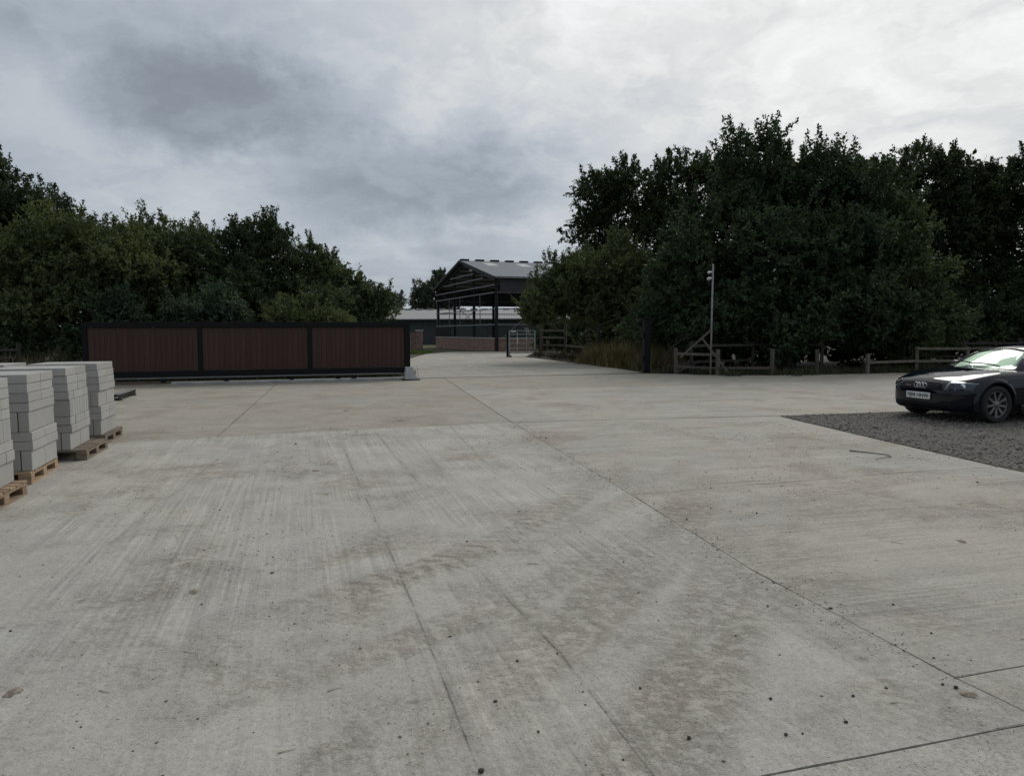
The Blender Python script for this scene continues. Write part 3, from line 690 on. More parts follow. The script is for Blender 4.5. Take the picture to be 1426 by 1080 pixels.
tree('hedgerow_tree', 'small tree sloping down towards the far shed at the hedge end', 'tree', (-7.5, 30.7), [(-8.67, 31.0, 3.69, 1.4, 1.26, 1.45), (-7.14, 31.0, 3.22, 1.4, 1.26, 1.3), (-6.08, 31.0, 2.76, 0.99, 0.89, 1.0), (-7.67, 30.0, 2.4, 1.8, 1.62, 1.15), (-6.2, 30.8, 1.7, 1.0, .9, 1.0)], 'bush', .105, 1.35, .34, 15, 70, .6, .05, .12, RT)
tree('elder_bush', 'low blue green bush just behind the middle of the brown gate', 'bush', (-11.3, 26.5), [(-10.86, 26.5, 2.3, 1.19, 1.07, 0.9), (-11.93, 26.5, 2.0, 1.06, 0.95, 0.85), (-11.3, 26.5, 1.1, 1.5, 1.1, .9)], 'blue', .10, 1.5, .32, 16, 30, .4, 0, .06, RT)
tree('low_bush', 'low yellow green bush behind the end panel of the brown gate', 'bush', (-7.6, 27.0), [(-8.12, 27.0, 2.05, 1.35, 1.22, 0.75), (-6.78, 27.0, 1.85, 0.81, 0.73, 0.65), (-7.6, 27.0, 1.0, 1.4, 1.0, .8)], 'olive', .10, 1.4, .3, 17, 40, .4, 0, .05, RT)
tree('low_bush', 'small dark green bush behind the left end post of the gate', 'bush', (-14.2, 26.0), [(-14.15, 26.0, 2.1, 0.9, 0.8, 0.95), (-14.3, 26.0, 1.0, 1.1, .9, .9)], 'blue', .10, 1.4, .3, 18, 20, .4, 0, .05, RT)
tree('ash_tree', 'airy ash with sky showing through, behind the bush by the barn', 'tree', (6.3, 42.0), [(5.11, 42.0, 9.3, 1.76, 1.59, 1.7), (6.97, 42.0, 9.5, 1.89, 1.7, 1.6), (4.49, 42.0, 7.4, 1.6, 1.44, 1.68), (6.15, 42.0, 7.39, 1.89, 1.7, 1.68), (8.01, 42.0, 8.19, 1.68, 1.51, 1.8), (5.4, 42.0, 5.6, 1.9, 1.6, 1.6)], 'dark', .14, .62, .5, 21, 140, .6, .10, .22, RT)
tree('ash_tree', 'dark green tree between the airy ash and the big oak', 'tree', (9.7, 40.0), [(9.38, 40.0, 9.3, 2.0, 1.8, 1.95), (10.76, 40.0, 8.9, 1.6, 1.44, 2.2), (8.62, 40.0, 7.1, 1.8, 1.62, 2.0), (9.4, 40.0, 5.2, 2.2, 1.9, 2.0)], 'dark', .14, 1.0, .45, 22, 90, .6, .05, .24, RT)
tree('spreading_bush', 'broad yellow tinged bush hanging over the rail fence in front of the barn', 'bush', (4.2, 36.0), [(1.76, 37.0, 3.1, 1.41, 1.27, 1.35), (3.23, 37.0, 3.82, 1.85, 1.67, 1.8), (4.93, 36.0, 4.1, 1.98, 1.78, 2.1), (6.36, 36.0, 3.74, 1.8, 1.62, 2.1), (1.2, 37.0, 2.5, 0.74, 0.67, 0.6), (6.3, 35.0, 1.9, 1.6, 1.5, 1.5), (7.2, 34, 2.2, 1.6, 1.5, 1.9), (4.6, 37.2, 2.6, 1.6, 1.2, 1.0)], 'olive', .12, 1.3, .4, 23, 120, .6, .03, .14, RT)
tree('oak_tree', 'huge dark oak with ragged upright shoots behind the camera pole and rail fence', 'tree', (11.4, 30.0), [(10.25, 31.0, 7.6, 1.75, 1.7, 2.3), (12.15, 31.0, 7.0, 2.17, 1.95, 2.0), (13.98, 31.0, 6.6, 1.86, 1.67, 1.9), (8.84, 30.0, 5.41, 1.95, 1.75, 2.15), (7.37, 30.0, 3.96, 1.95, 1.75, 2.1), (10.58, 29.0, 3.86, 2.61, 2.1, 2.61), (13.44, 29.0, 4.12, 2.32, 1.9, 2.61), (8.3, 29.0, 2.16, 2.03, 1.6, 1.59), (11.29, 28.8, 1.84, 2.56, 1.9, 1.28), (6.5, 30.0, 2.19, 1.65, 1.48, 1.35), (14.37, 29.0, 2.11, 2.03, 1.6, 1.45), (15.7, 31.0, 5.4, 1.4, 1.26, 1.9)], 'oak', .15, 1.3, .46, 31, 240, 1.3, .03, .34, RT)
tree('oak_tree', 'lower rounded tree leaning against the big oak behind the open fence gap', 'tree', (16.7, 30.2), [(16.61, 30.0, 3.3, 1.65, 1.48, 2.2), (17.55, 30.0, 1.9, 1.35, 1.22, 1.5), (15.94, 30.0, 5.37, 1.2, 1.08, 1.7), (16.3, 29.6, 1.5, 1.5, 1.2, 1.3)], 'bush', .125, 1.3, .4, 32, 50, .5, .02, .14, RT)
tree('alder_tree', 'tall fine leaved dark tree behind the parked car and back fence', 'tree', (23.0, 38.0), [(21.61, 38.0, 8.45, 2.28, 2.05, 2.6), (23.48, 38.0, 8.5, 2.09, 1.88, 2.5), (22.85, 38.0, 5.61, 3.04, 2.74, 2.66), (24.68, 38.0, 6.71, 1.9, 1.71, 2.28), (22.2, 38.0, 3.0, 3.42, 3.08, 2.28), (25.21, 38.0, 3.35, 2.28, 2.05, 2.28), (20.0, 37.0, 2.6, 2.2, 2.0, 2.0)], 'dark', .14, 1.15, .45, 33, 220, .55, .03, .26, RT)
tree('alder_tree', 'tall dark tree standing beyond the fine leaved one above the car roof', 'tree', (26.6, 36.0), [(25.43, 36.0, 8.1, 1.8, 1.62, 2.5), (26.28, 36.0, 5.37, 2.16, 1.94, 2.52), (25.33, 36.0, 2.9, 1.8, 1.62, 2.16), (27.96, 36.0, 7.11, 2.16, 1.94, 2.88), (28.16, 36.0, 3.59, 2.52, 2.27, 2.52)], 'dark', .15, 1.1, .45, 34, 100, .5, .03, .24, RT)
tree('thicket_tree', 'dark tree filling the gap behind the big oak', 'tree', (15.5, 37.0), [(13.5, 37.0, 7.6, 2.4, 2.0, 2.4), (16.2, 37.2, 8.1, 2.4, 2.0, 2.4), (18.9, 37.0, 7.9, 2.2, 1.8, 2.5), (18.9, 37.0, 5.4, 2.4, 1.8, 2.4), (15.0, 37.0, 4.4, 3.2, 2.0, 2.4), (18.0, 36.5, 3.0, 2.6, 2.0, 2.4), (12.5, 36.5, 2.2, 3.0, 1.8, 2.0)], 'dark', .18, 1.0, .5, 35, 60, .5, .02, .24, RT)
tree('thicket_bush', 'dark understorey thicket at the foot of the oak behind the rail fence', 'bush', (10.5, 32.5), [(7.4, 32.2, 1.1, 1.6, 1.0, 1.3), (9.6, 32.5, 1.2, 1.8, 1.0, 1.4), (12.0, 32.5, 1.2, 1.8, 1.0, 1.4), (14.4, 32.6, 1.2, 1.8, 1.0, 1.4)], 'dark', .18, 1.7, .4, 36, 0, .5, 0, .06, RT, zmin=.02)
tree('thicket_bush', 'dark undergrowth thicket behind the fence above the car bonnet', 'bush', (20.5, 33.5), [(16.8, 32.6, 1.2, 1.8, 1.0, 1.4), (19.0, 33.0, 1.4, 2.0, 1.0, 1.6), (21.6, 33.6, 1.5, 2.0, 1.0, 1.7), (24.4, 34.0, 1.5, 2.2, 1.0, 1.7), (27.2, 34.4, 1.5, 2.2, 1.0, 1.8)], 'dark', .18, 1.7, .4, 37, 20, .5, 0, .06, RT, zmin=.02)
tree('thicket_bush', 'low dark hedge on the bank behind the hurdle and bank fence', 'bush', (5.0, 47.5), [(2.6, 47.6, 1.0, 1.2, 1.0, 1.3), (4.6, 47.6, 1.1, 1.6, 1.0, 1.5), (6.8, 47.0, 1.2, 1.8, 1.2, 1.8), (9.0, 46.0, 1.4, 1.8, 1.2, 2.0), (4.6, 43.2, .6, .9, .8, .8), (5.4, 40.6, .8, 1.0, .8, 1.0)], 'dark', .18, 1.1, .4, 38, 20, .4, 0, .06, RT, zmin=.02)
tree('bramble_bush', 'dark bramble thicket in the tall weeds behind the block packs', 'bush', (-17.0, 25.3), [(-19.5, 25.4, .7, 1.5, .9, .9), (-17.3, 25.3, .8, 1.5, .9, 1.0), (-15.4, 25.3, .7, 1.3, .9, .9)], 'dark', .12, 1.3, .3, 39, 40, .4, .05, .04, RT, zmin=.02)
FT = 'far trees beyond the sheds'
tree('field_tree', 'rounded distant tree standing beyond the low shed beside the barn', 'tree', (-13.3, 120.0), [(-13.36, 120.0, 7.0, 3.36, 3.02, 3.84), (-11.54, 120.0, 9.3, 2.16, 1.94, 2.16), (-15.16, 120.0, 6.61, 2.16, 1.94, 2.4), (-10.5, 121, 6.5, 2.6, 2.2, 3.2)], 'far', .26, 1.1, .7, 41, 60, .8, .02, .35, FT)
tree('field_tree', 'pale distant tree showing past the end of the hedge', 'tree', (-23.5, 130.0), [(-21.62, 130.0, 5.78, 2.6, 2.34, 3.64), (-25.48, 130.0, 6.45, 3.25, 2.93, 3.9)], 'far', .28, 1.0, .7, 42, 30, .8, .02, .35, FT)
print('LEAVES', TOTAL[0])

# ---- grasses and weeds
def blades(name, label, cat, n, region, hmin, hmax, ca, cb, wid=.008, lean=.35, seed=5, z=-0.03, p=1.0, clumps=0):
    r = np.random.default_rng(seed); pts = region(r, n); n = len(pts); h = r.uniform(hmin, hmax, n) * r.uniform(.6, 1, n); a = r.uniform(0, 6.283, n)
    tn = r.uniform(0, 1, n)
    if clumps:
        ci = r.integers(0, clumps, n); cc = pts[:clumps]; cs_ = r.uniform(.35, 1.15, clumps); ct = r.uniform(-.3, .3, clumps); pts = cc[ci] + r.normal(0, .16, (n, 2)); h = h * cs_[ci]; tn = np.clip(tn + ct[ci], 0, 1)
    d = np.stack([np.cos(a), np.sin(a), np.zeros(n)], 1); s = np.stack([-np.sin(a), np.cos(a), np.zeros(n)], 1); le = (lean * r.uniform(.1, 1.2, n) * h)[:, None]
    b = np.concatenate([pts, np.full((n, 1), z)], 1) if pts.shape[1] == 2 else pts; up_ = np.array([0, 0, 1.0]); w = (wid * r.uniform(.6, 1.3, n))[:, None]
    m1 = b + d * le * .3 + up_ * (h * .55)[:, None]; tp = b + d * le + up_ * (h * r.uniform(.85, 1, n))[:, None]
    V = np.stack([b - s * w, b + s * w, m1 + s * w * .8, m1 - s * w * .8, tp + s * w * .1, tp - s * w * .1], 1).reshape(-1, 3)
    o = (np.arange(n) * 6)[:, None]; F = np.concatenate([o + np.array([[0, 1, 2, 3]]), o + np.array([[3, 2, 4, 5]])], 1).reshape(-1, 4)
    me = raw_mesh(name, V, F, 4, tone_mat(name + '_blades', ca, cb, .85, p), np.repeat(tn, 2))
    o_ = obj(name, me); o_['kind'] = 'stuff'; o_['label'] = label; o_['category'] = cat; return o_
def strip(poly, wd, side=0.0):
    def f(r, n):
        P = np.array(poly, float); seg = np.linalg.norm(np.diff(P, axis=0), axis=1); i = r.choice(len(seg), n, p=seg / seg.sum()); t = r.uniform(0, 1, (n, 1))
        q = P[i] * (1 - t) + P[i + 1] * t; return q + r.normal(0, wd, (n, 2)) * np.array([1, 1])
    return f
blades('dry_grass', 'tall dry grass and weeds in front of the hedge beside the block packs', 'grass', 9000, strip([(-22, 23.5), (-16, 23.4), (-13.6, 23.6)], .55), .5, 1.5, (0.05, 0.05, 0.025), (0.20, 0.175, 0.11), .007, .6, 51, p=1.8, clumps=90)
blades('dry_grass', 'tall straw coloured grass around the black catch post', 'grass', 24000, strip([(4.0, 36.0), (4.9, 32.5), (5.9, 29.3), (6.6, 28.2)], .42), .35, 1.45, (0.06, 0.052, 0.02), (0.34, 0.265, 0.13), .007, .85, 52, p=1.5, clumps=70)
blades('bank_weeds', 'scrubby dark weeds on the earth bank below the bank fence', 'weeds', 7000, strip([(1.5, 45.0), (2.4, 42.2), (4.1, 36.2), (5.0, 32.6), (5.7, 29.0)], .25), .1, .7, (0.03, 0.03, 0.014), (0.12, 0.105, 0.05), .009, .9, 56, z=.1, p=1.6, clumps=110)
blades('verge_weeds', 'low dark weeds and grass along the foot of the rail fence', 'grass', 9000, strip([(6.2, 27.3), (7.4, 26.3), (9.2, 26.1), (13.2, 27.0), (15.6, 27.7), (22, 29.8)], .40), .1, .5, (0.025, 0.03, 0.014), (0.07, 0.075, 0.03), .010, .5, 53, clumps=130)
blades('hedge_undergrowth', 'dark undergrowth at the foot of the hedge behind the gate', 'undergrowth', 7000, strip([(-13.5, 24.2), (-9, 25.3), (-4.3, 26.4)], .4), .1, .6, (0.025, 0.03, 0.014), (0.08, 0.085, 0.03), .010, .5, 54)
blades('grass_strip', 'strip of bright green grass in front of the brick boundary wall', 'grass', 9000, lambda r, n: np.stack([r.uniform(-14, -6.4, n), r.uniform(52.5, 58.8, n)], 1), .08, .25, (0.08, 0.12, 0.02), (0.16, 0.22, 0.05), .03, .5, 55)
# earth bank beside the road
bk = MB(); r_ = random.Random(3); line = [(0.9, 45.6), (1.9, 42.6), (3.7, 36.0), (4.75, 32.0), (5.45, 28.6), (6.4, 27.6)]
rows = []
for (x, y) in line:
    rows.append([(x + .02 - .1 * r_.random(), y, -0.05), (x + .45, y + .1, .16 + .1 * r_.random()), (x + 1.1, y + .3, .30 + .14 * r_.random()), (x + 2.2, y + .6, .22), (x + 3.4, y + .9, -.05)])
bk.add([p for rw in rows for p in rw], [(i * 5 + j, i * 5 + j + 1, (i + 1) * 5 + j + 1, (i + 1) * 5 + j) for i in range(len(rows) - 1) for j in range(4)])
struct(bk.build('earth_bank', pbr('leaf_litter', (0.05, 0.04, 0.03), 0.95, var=0.5, scale=9.0, bump=1.0, bscale=25.0), None, True))

M_litter = pbr('woodland_litter', (0.035, 0.029, 0.022), 0.95, var=0.5, scale=7.0, bump=1.0, bscale=22.0)
struct(MB().prism([(6.4, 27.6), (7.4, 26.35), (9.3, 26.0), (13.1, 26.7), (15.4, 27.6), (20.2, 28.8), (34, 32.6), (34, 60), (7.5, 60), (3.0, 50), (5.6, 36)], -0.06, -0.012).build('woodland_floor', M_litter))
struct(MB().prism([(-30, 22.4), (-14, 22.4), (-8.5, 24.2), (-4.6, 25.4), (-5.5, 33), (-8, 45), (-30, 45)], -0.06, -0.012).build('hedge_floor', M_litter))

# ------------------------------------------------------------------ sliding gate
M_blk = pbr('black_powder_coat', (0.004, 0.0042, 0.005), 0.55, var=0.2, scale=3.0, spec=0.2)
M_comp = pbr('composite_board', (0.059, 0.0325, 0.0275), 0.7, var=0.16, scale=2.0, objvar=0.12, spec=.25, aniso=(14, 14, .6), bump=.2, bscale=14.0)
GA = rad(16.5)
gate = thing('sliding_gate', 'long black framed sliding gate filled with brown composite boards', 'gate', (-12.6, 21.57, 0), GA)
GT, GB, X0, X1 = 1.93, 0.24, -0.24, 9.56
MB().box(((X0 + X1) / 2, 0, GT - .085), (X1 - X0, .12, .17), bev=.006).build('top_rail', M_blk, gate)
MB().box(((X0 + X1) / 2, 0, GB + .09), (X1 - X0, .12, .18), bev=.006).build('bottom_rail', M_blk, gate)
MB().box(((X0 + X1) / 2, 0, GB - .023), (X1 - X0 - .1, .09, .045)).build('guide_channel', M_galv, gate)
posts = [(-.17, .14), (3.01, .12), (6.30, .12), (9.46, .18)]
for px, w in posts: MB().box((px, 0, (GB + .18 + GT - .17) / 2), (w, .118, GT - GB - .352), bev=.004).build('upright', M_blk, gate)
bz0, bz1 = GB + .182, GT - .172
for i in range(3):
    a = posts[i][0] + posts[i][1] / 2 + .004; b = posts[i + 1][0] - posts[i + 1][1] / 2 - .004; n = 20; w = (b - a) / n
    bm_ = MB().box((0, 0, 0), (w - .0006, .03, bz1 - bz0 - .004), bev=.007).mesh('board'); bm_.materials.append(M_comp)
    for k in range(n): obj('board', bm_, None, gate, (a + (k + .5) * w, random.uniform(-.0015, .0015), (bz0 + bz1) / 2))
for x in (1.92, 3.74, 5.71, 7.17, 7.68): MB().box((x, .02, .128), (.14, .12, .118), bev=.01).build('roller_carriage', M_blk, gate)
mo = MB().box((-.50, .30, .48), (.30, .26, .62), bev=.03).build('motor_housing', M_blk, gate); MB().box((-.50, .30, .085), (.42, .38, .17), bev=.01).build('motor_plinth', M_cap, gate)
MB().box((-.3, .14, .5), (.14, .1, .12)).build('drive_bracket', M_blk, gate)
kb = struct(MB().box((0, 0, 0), (7.2, .42, .12), bev=.015).build('gate_foundation', pbr('foundation_concrete', (0.30, 0.30, 0.285), .9, var=.2, scale=2.5, bump=.3), None, False, (-12.6 + 5.75 * math.cos(GA) - .02 * math.sin(GA), 21.57 + 5.75 * math.sin(GA) + .02 * math.cos(GA), .012), GA))
# catch post
cp = thing('catch_post', 'square black steel catch post with a flat cap plate across the entrance', 'post', (5.1, 27.3, 0), GA)
MB().box((0, 0, 1.02), (.25, .22, 2.08), bev=.008).build('post', M_blk, cp); MB().box((0, 0, 2.07), (.50, .32, .025)).build('cap_plate', M_blk, cp); MB().box((0, 0, -.005), (.46, .40, .03)).build('base_plate', M_blk, cp)
for z in (.55, 1.45): MB().box((-.175, 0, z), (.04, .2, .22)).build('catch_bracket', M_blk, cp)
# ground track line
tr = struct(MB().beam((-3.3, 24.66, .002), (5.0, 27.22, .002), .045, .018).build('gate_track', pbr('track_steel', (.16, .14, .12), .6, .5, var=.4, scale=8)))
# weight at the gate end: splayed grey block on a dark rubber pad
wt = thing('gate_stop_block', 'light grey splayed block on a dark pad at the end of the gate', 'block', (-12.6 + 9.5 * math.cos(GA) + .32 * math.sin(GA), 21.57 + 9.5 * math.sin(GA) - .32 * math.cos(GA), 0), GA)
pr = [(-.20, .03), (.25, .03), (.235, .09), (.15, .14), (.115, .27), (.085, .43), (-.155, .43), (-.175, .22)]
w = MB(); n_ = len(pr)
w.add([(p[0], -.17 + .06 * p[1] / .43, p[1]) for p in pr] + [(p[0], .17 - .06 * p[1] / .43, p[1]) for p in pr], [tuple(range(n_)), tuple(range(n_, 2 * n_))[::-1]] + [(i, n_ + i, n_ + (i + 1) % n_, (i + 1) % n_) for i in range(n_)])
w.build('block', pbr('pale_plastic_block', (.36, .36, .37), .7, var=.15, scale=6, bump=.2), wt); MB().box((.02, 0, .014), (.56, .42, .034), bev=.008).build('pad', M_blk, wt)

# ------------------------------------------------------------------ timber fences, pole, hurdle
M_tim = pbr('weathered_timber', (0.105, 0.09, 0.074), .9, var=.35, scale=3.0, bump=.5, bscale=22.0, objvar=.3, aniso=(6, 6, 1.0))
M_timd = pbr('dark_weathered_timber', (0.05, 0.044, 0.038), .92, var=.35, scale=3.0, bump=.5, bscale=22.0, objvar=.3, aniso=(6, 6, 1.0))
def fence(name, label, pts, rails, m=M_tim, pw=.115, rw=.09, skip=(), hs=None):
    f = thing(name, label, 'fence', (pts[0][0], pts[0][1], -.03)); o = Vector((pts[0][0], pts[0][1], 0)); r = random.Random(len(label))
    for i, p in enumerate(pts):
        h = (hs[i] if hs else 1.0); lx, ly = r.uniform(-.03, .03), r.uniform(-.03, .03)
        MB().beam(Vector((p[0], p[1], -.2)) - o, Vector((p[0] + lx, p[1] + ly, h)) - o, pw, pw, .008).build('post', m, f)
    for i in range(len(pts) - 1):
        for k, z in enumerate(rails):
            if (i, k) in skip: continue
            a, b = Vector((pts[i][0], pts[i][1] - .075, z + r.uniform(-.02, .02))), Vector((pts[i + 1][0], pts[i + 1][1] - .075, z + r.uniform(-.03, .03)))
            d = (b - a).normalized() * .05
            MB().beam(a - d - o, b + d * .8 - o, .038, rw, .004).build('rail', m, f)
    return f
fence('rail_fence', 'low weathered post and rail fence with missing top rails beside the camera pole', [(6.12, 26.75), (7.4, 25.75), (9.25, 25.55)], (.30, .76), hs=(.98, .95, .97), skip=((1, 1),))
fence('rail_fence', 'taller dim rail fence set back under the oak behind the camera pole', [(6.75, 26.95), (9.5, 28.4), (12.2, 28.3)], (.45, 1.08), m=M_timd, hs=(1.22, 1.2, 1.15), skip=((1, 0),))
fence('fence_post_row', 'bare fence post left standing alone in the open fence gap', [(11.05, 25.95)], (), m=M_timd, hs=(.93,))
fence('rail_fence', 'two rail timber fence running behind the bonnet of the car', [(13.05, 26.35), (15.4, 27.3), (17.9, 28.2), (20.6, 29.2)], (.42, .90), hs=(.75, .98, .95, 1.0), skip=((0, 1),))
fence('rail_fence', 'farther rail fence seen above the roof of the car', [(16.9, 29.8), (19.3, 30.5), (22.0, 31.2), (24.8, 31.9), (27.6, 32.6)], (.5, 1.05), m=M_timd, hs=(1.2, 1.2, 1.25, 1.25, 1.2))
fence('rail_fence', 'rail fence on the earth bank beside the metal hurdle under the bush', [(1.9, 45.8), (3.25, 44.0), (4.15, 39.6)], (.75, 1.25, 1.68), m=M_tim, hs=(1.85, 2.05, 1.85), skip=((1, 1), (1, 2)), pw=.16, rw=.11)
fence('fence_post_row', 'timber post and dark board standing in the weeds behind the block packs', [(-16.6, 24.2), (-17.6, 24.0)], (.55, .85, 1.1), m=M_timd, hs=(1.3, 1.3))
# galvanised hurdle
M_hurd = pbr('bright_galvanised', (.38, .38, .37), .55, .3, var=.15, scale=5)
hd = thing('metal_hurdle', 'galvanised metal field hurdle with a mesh scrap leaning on it at the roadside', 'hurdle', (-.15, 45.1, 0), rad(14))
for x in (0.0, 1.66): MB().box((x, 0, .87), (.08, .08, 1.58)).build('upright', M_hurd, hd)
for z in (.26, .55, .86, 1.15, 1.42, 1.64): MB().box((.83, 0, z), (1.6, .05, .06)).build('bar', M_hurd, hd)
MB().box((.5, -.03, .95), (.05, .02, 1.36)).build('brace', M_hurd, hd); MB().box((1.1, -.03, .95), (.05, .02, 1.36)).build('brace', M_hurd, hd)
MB().box((.52, -.05, 1.02), (.07, .02, .36)).build('white_tag', pbr('white_tag', (.7, .7, .68), .6, var=.1), hd)
for x in (.05, 1.6): MB().box((x, 0, .04), (.1, .42, .09)).build('foot', M_steel, hd)
MB().box((.25, -.04, 1.60), (.30, .02, .12)).build('maker_plate', pbr('white_tag', (.7, .7, .68)), hd)
for k in range(4): MB().tube([(.92 + k * .08, -.05, 1.88 - .03 * k), (1.22 + k * .08, -.06, 1.32 - .02 * k)], .013, 5).build('mesh_wire', M_hurd, hd)
for k in range(3): MB().tube([(.90 + k * .09, -.07, 1.55 - .02 * k), (1.22 + k * .03, -.07, 1.88 - .12 * k)], .010, 5).build('mesh_wire', M_hurd, hd)
MB().box((-.10, .12, .83), (.12, .12, 1.66)).build('gate_post', M_steel, hd)

# camera pole
pl = thing('camera_pole', 'slim pale steel pole carrying two small white security cameras', 'pole', (7.13, 25.75, -.03))
MB().box((0, 0, -.01), (.24, .24, .03)).build('base_plate', M_galv, pl)
MB().tube([(0, 0, -.1), (.01, 0, 2.0), (.03, 0, 3.98)], [.034, .032, .030], 10).build('pole', pbr('dull_galvanised', (.27, .26, .25), .6, .4, var=.2), pl, True)
M_wht = pbr('white_plastic', (.75, .75, .74), .4, var=.05)
for z, s in ((3.70, .042), (3.48, .055)):
    c = MB().tube([(-.02, 0, z), (-.12, -.03, z), (-.16, -.12, z - .03), (-.17, -.2, z - .05)], [.03, s * .8, s, s * .85], 10).build('security_camera', M_wht, pl, True)
    MB().tube([(-.171, -.201, z - .05), (-.173, -.212, z - .053)], [s * .5, s * .45], 10).build('lens', M_blk, c)
br = thing('broken_rails', 'two broken timber rails propped crosswise against the camera pole', 'timber', (6.7, 25.9, 0))
MB().beam((-.62, .10, .62), (.40, -.22, 1.62), .03, .07, .004).build('rail', M_tim, br); MB().beam((.10, -.26, 1.30), (1.05, -.44, .02), .03, .07, .004).build('rail', M_tim, br)
db = thing('dead_branch', 'thin bare dead branch sloping above the rail fence under the oak', 'branch', (5.6, 27.5, 0))
MB().tube([(0, 0, .2), (.5, .05, .95), (1.2, .1, 1.45), (2.0, .1, 1.75)], [.035, .028, .02, .008], 6).build('stem', M_timd, db, True); MB().tube([(.8, .06, 1.2), (1.3, .0, 1.9), (1.6, -.1, 2.1)], [.018, .012, .005], 6).build('twig', M_timd, db, True)
# steel channel lying at the gate end
pk = thing('steel_channel', 'dark steel channel lying on packers on the concrete near the gate', 'beam', (-9.35, 17.0, 0), math.atan2(1.95, -.55))
MB().box((.8, .07, .145), (1.75, .18, .02), bev=.004).build('flange', pbr('rust_grey_steel', (.16, .155, .15), .6, .3, var=.3, scale=3), pk)
MB().box((.8, -.012, .095), (1.75, .014, .08)).build('web', M_steel, pk); MB().box((.8, .152, .095), (1.75, .014, .08)).build('web', M_steel, pk)
for x in (.1, 1.5): MB().box((x, .07, .028), (.08, .26, .055), bev=.005).build('packer', M_tim, pk)

# ------------------------------------------------------------------ block packs on pallets
def block_mat():
    m = bpy.data.materials.new('concrete_block'); m.use_nodes = True; t = NT(m.node_tree)
    P = t.n('ShaderNodeTexCoord').outputs['Object']; rnd = t.n('ShaderNodeObjectInfo').outputs['Random']
    Q = t.v('ADD', P, t.comb(t.m('MULTIPLY', rnd, 37.0), t.m('MULTIPLY', rnd, 11.0), 0.0))
    f = t.noise(Q, 90.0, 6.0, .75); g_ = t.noise(Q, 6.0, 5.0, .6)
    k = t.m('ADD', t.m('ADD', t.m('MULTIPLY', f, .5), t.m('MULTIPLY', g_, .26)), t.lin(rnd, 0, 1, .55, .70))
    bs = t.n('ShaderNodeBsdfPrincipled', {'Base Color': t.v('SCALE', (.355, .35, .33), k), 'Roughness': .95, 'Specular IOR Level': .2, 'Normal': t.n('ShaderNodeBump', {'Strength': .5, 'Distance': .004, 'Height': f}).outputs[0]})
    t.n('ShaderNodeOutputMaterial', {'Surface': bs.outputs[0]}); return m
M_block = block_mat()
M_pal = pbr('pallet_pine', (.30, .215, .135), .85, var=.3, scale=4, bump=.35, bscale=25, objvar=.3, aniso=(1, 9, 9))
M_palw = pbr('pallet_pine_grey', (.17, .135, .10), .9, var=.35, scale=4, bump=.35, bscale=25, objvar=.3, aniso=(1, 9, 9))
BL = {}
def bmesh_block(kind):
    if kind not in BL:
        d = {'flat': (.440, .215, .100), 'edge': (.440, .100, .215)}[kind]
        BL[kind] = MB().box((0, 0, 0), (d[0] - .002, d[1] - .003, d[2] - .004), bev=.004).mesh('block'); BL[kind].materials.append(M_block)
    return BL[kind]
PA = rad(-16.9)                                    # rows of packs run along this heading (clockwise from +Y)
RB = Vector((math.sin(PA), math.cos(PA), 0)); RA = Vector((math.cos(PA), -math.sin(PA), 0)); PR = math.atan2(RA.y, RA.x)
def pack(corner, label, plabel, seed, poff=(0, 0), order=None, mp=None):
    """corner: front corner on the yard side; local x = towards the yard, y = away along the row"""
    r = random.Random(seed); c = Vector((corner[0], corner[1], 0)) - RA * .44 + RB * .44
    p = thing('timber_pallet', plabel, 'pallet', (c.x + RA.x * poff[0] + RB.x * poff[1], c.y + RA.y * poff[0] + RB.y * poff[1], 0), PR + r.uniform(-.03, .03), 'pallets under the block packs')
    m = mp or M_pal
    for k in range(7): MB().box((0, -.45 + k * .15, .129), (1.2, .12, .022), bev=.002).build('deck_board', m, p)
    for x in (-.54, 0, .54):
        MB().box((x, 0, .107), (.12, 1.0, .020)).build('stringer_board', m, p); MB().box((x, 0, .010), (.12, 1.0, .020)).build('bottom_board', m, p)
        for y in (-.44, 0, .44): MB().box((x, y, .0585), (.12, .12, .076), bev=.003).build('pallet_block', m, p)
    t = thing('concrete_block_pack', label, 'block pack', (c.x, c.y, .141), PR + r.uniform(-.012, .012), 'packs of concrete blocks')
    z = 0.0
    order = order or ['eS', 'fS', 'fH', 'eS', 'fS', 'fH', 'fS', 'fS']
    for li, cs in enumerate(order):
        h = .215 if cs[0] == 'e' else .100; kind = 'edge' if cs[0] == 'e' else 'flat'; w = .100 if cs[0] == 'e' else .215; n = int(round(.88 / w)) if cs[0] == 'f' else 8
        ox, oy = r.uniform(-.006, .006) - .004 * li, r.uniform(-.005, .005)
        span = .878 if cs[0] == 'f' else .85
        for i in range(2):
            for k in range(n):
                a = -.22 + i * .441 + r.uniform(-.003, .003); b = -span / 2 + (k + .5) * span / n + r.uniform(-.002, .002)
                # S: block length along the row (y); H: length across (x)
                if cs[1] == 'S': x, y, rot = b + ox, a + oy, math.pi / 2
                else: x, y, rot = a + ox, b + oy, 0.0
                obj('block', bmesh_block(kind), None, t, (x, y, z + h / 2), rot + r.uniform(-.006, .006))
        z += h
    return t
O1 = ['eS', 'fH', 'fS', 'eH', 'fH', 'fH', 'fS', 'fS']; O2 = ['eS', 'fS', 'fS', 'eS', 'fS', 'fS', 'fS', 'fS']; O3 = ['eS', 'fH', 'fH', 'eH', 'fH', 'fH', 'fS', 'fS']
pack((-4.67, 6.20), 'grey block pack fourth from the brown gate in the yard side row', 'pale pine pallet under the fourth block pack from the gate', 1, (-.09, -.02), O1)
pack((-5.09, 7.56), 'grey block pack third from the brown gate in the yard side row', 'pale pine pallet under the third block pack from the gate', 2, (-.2, .02), O2)
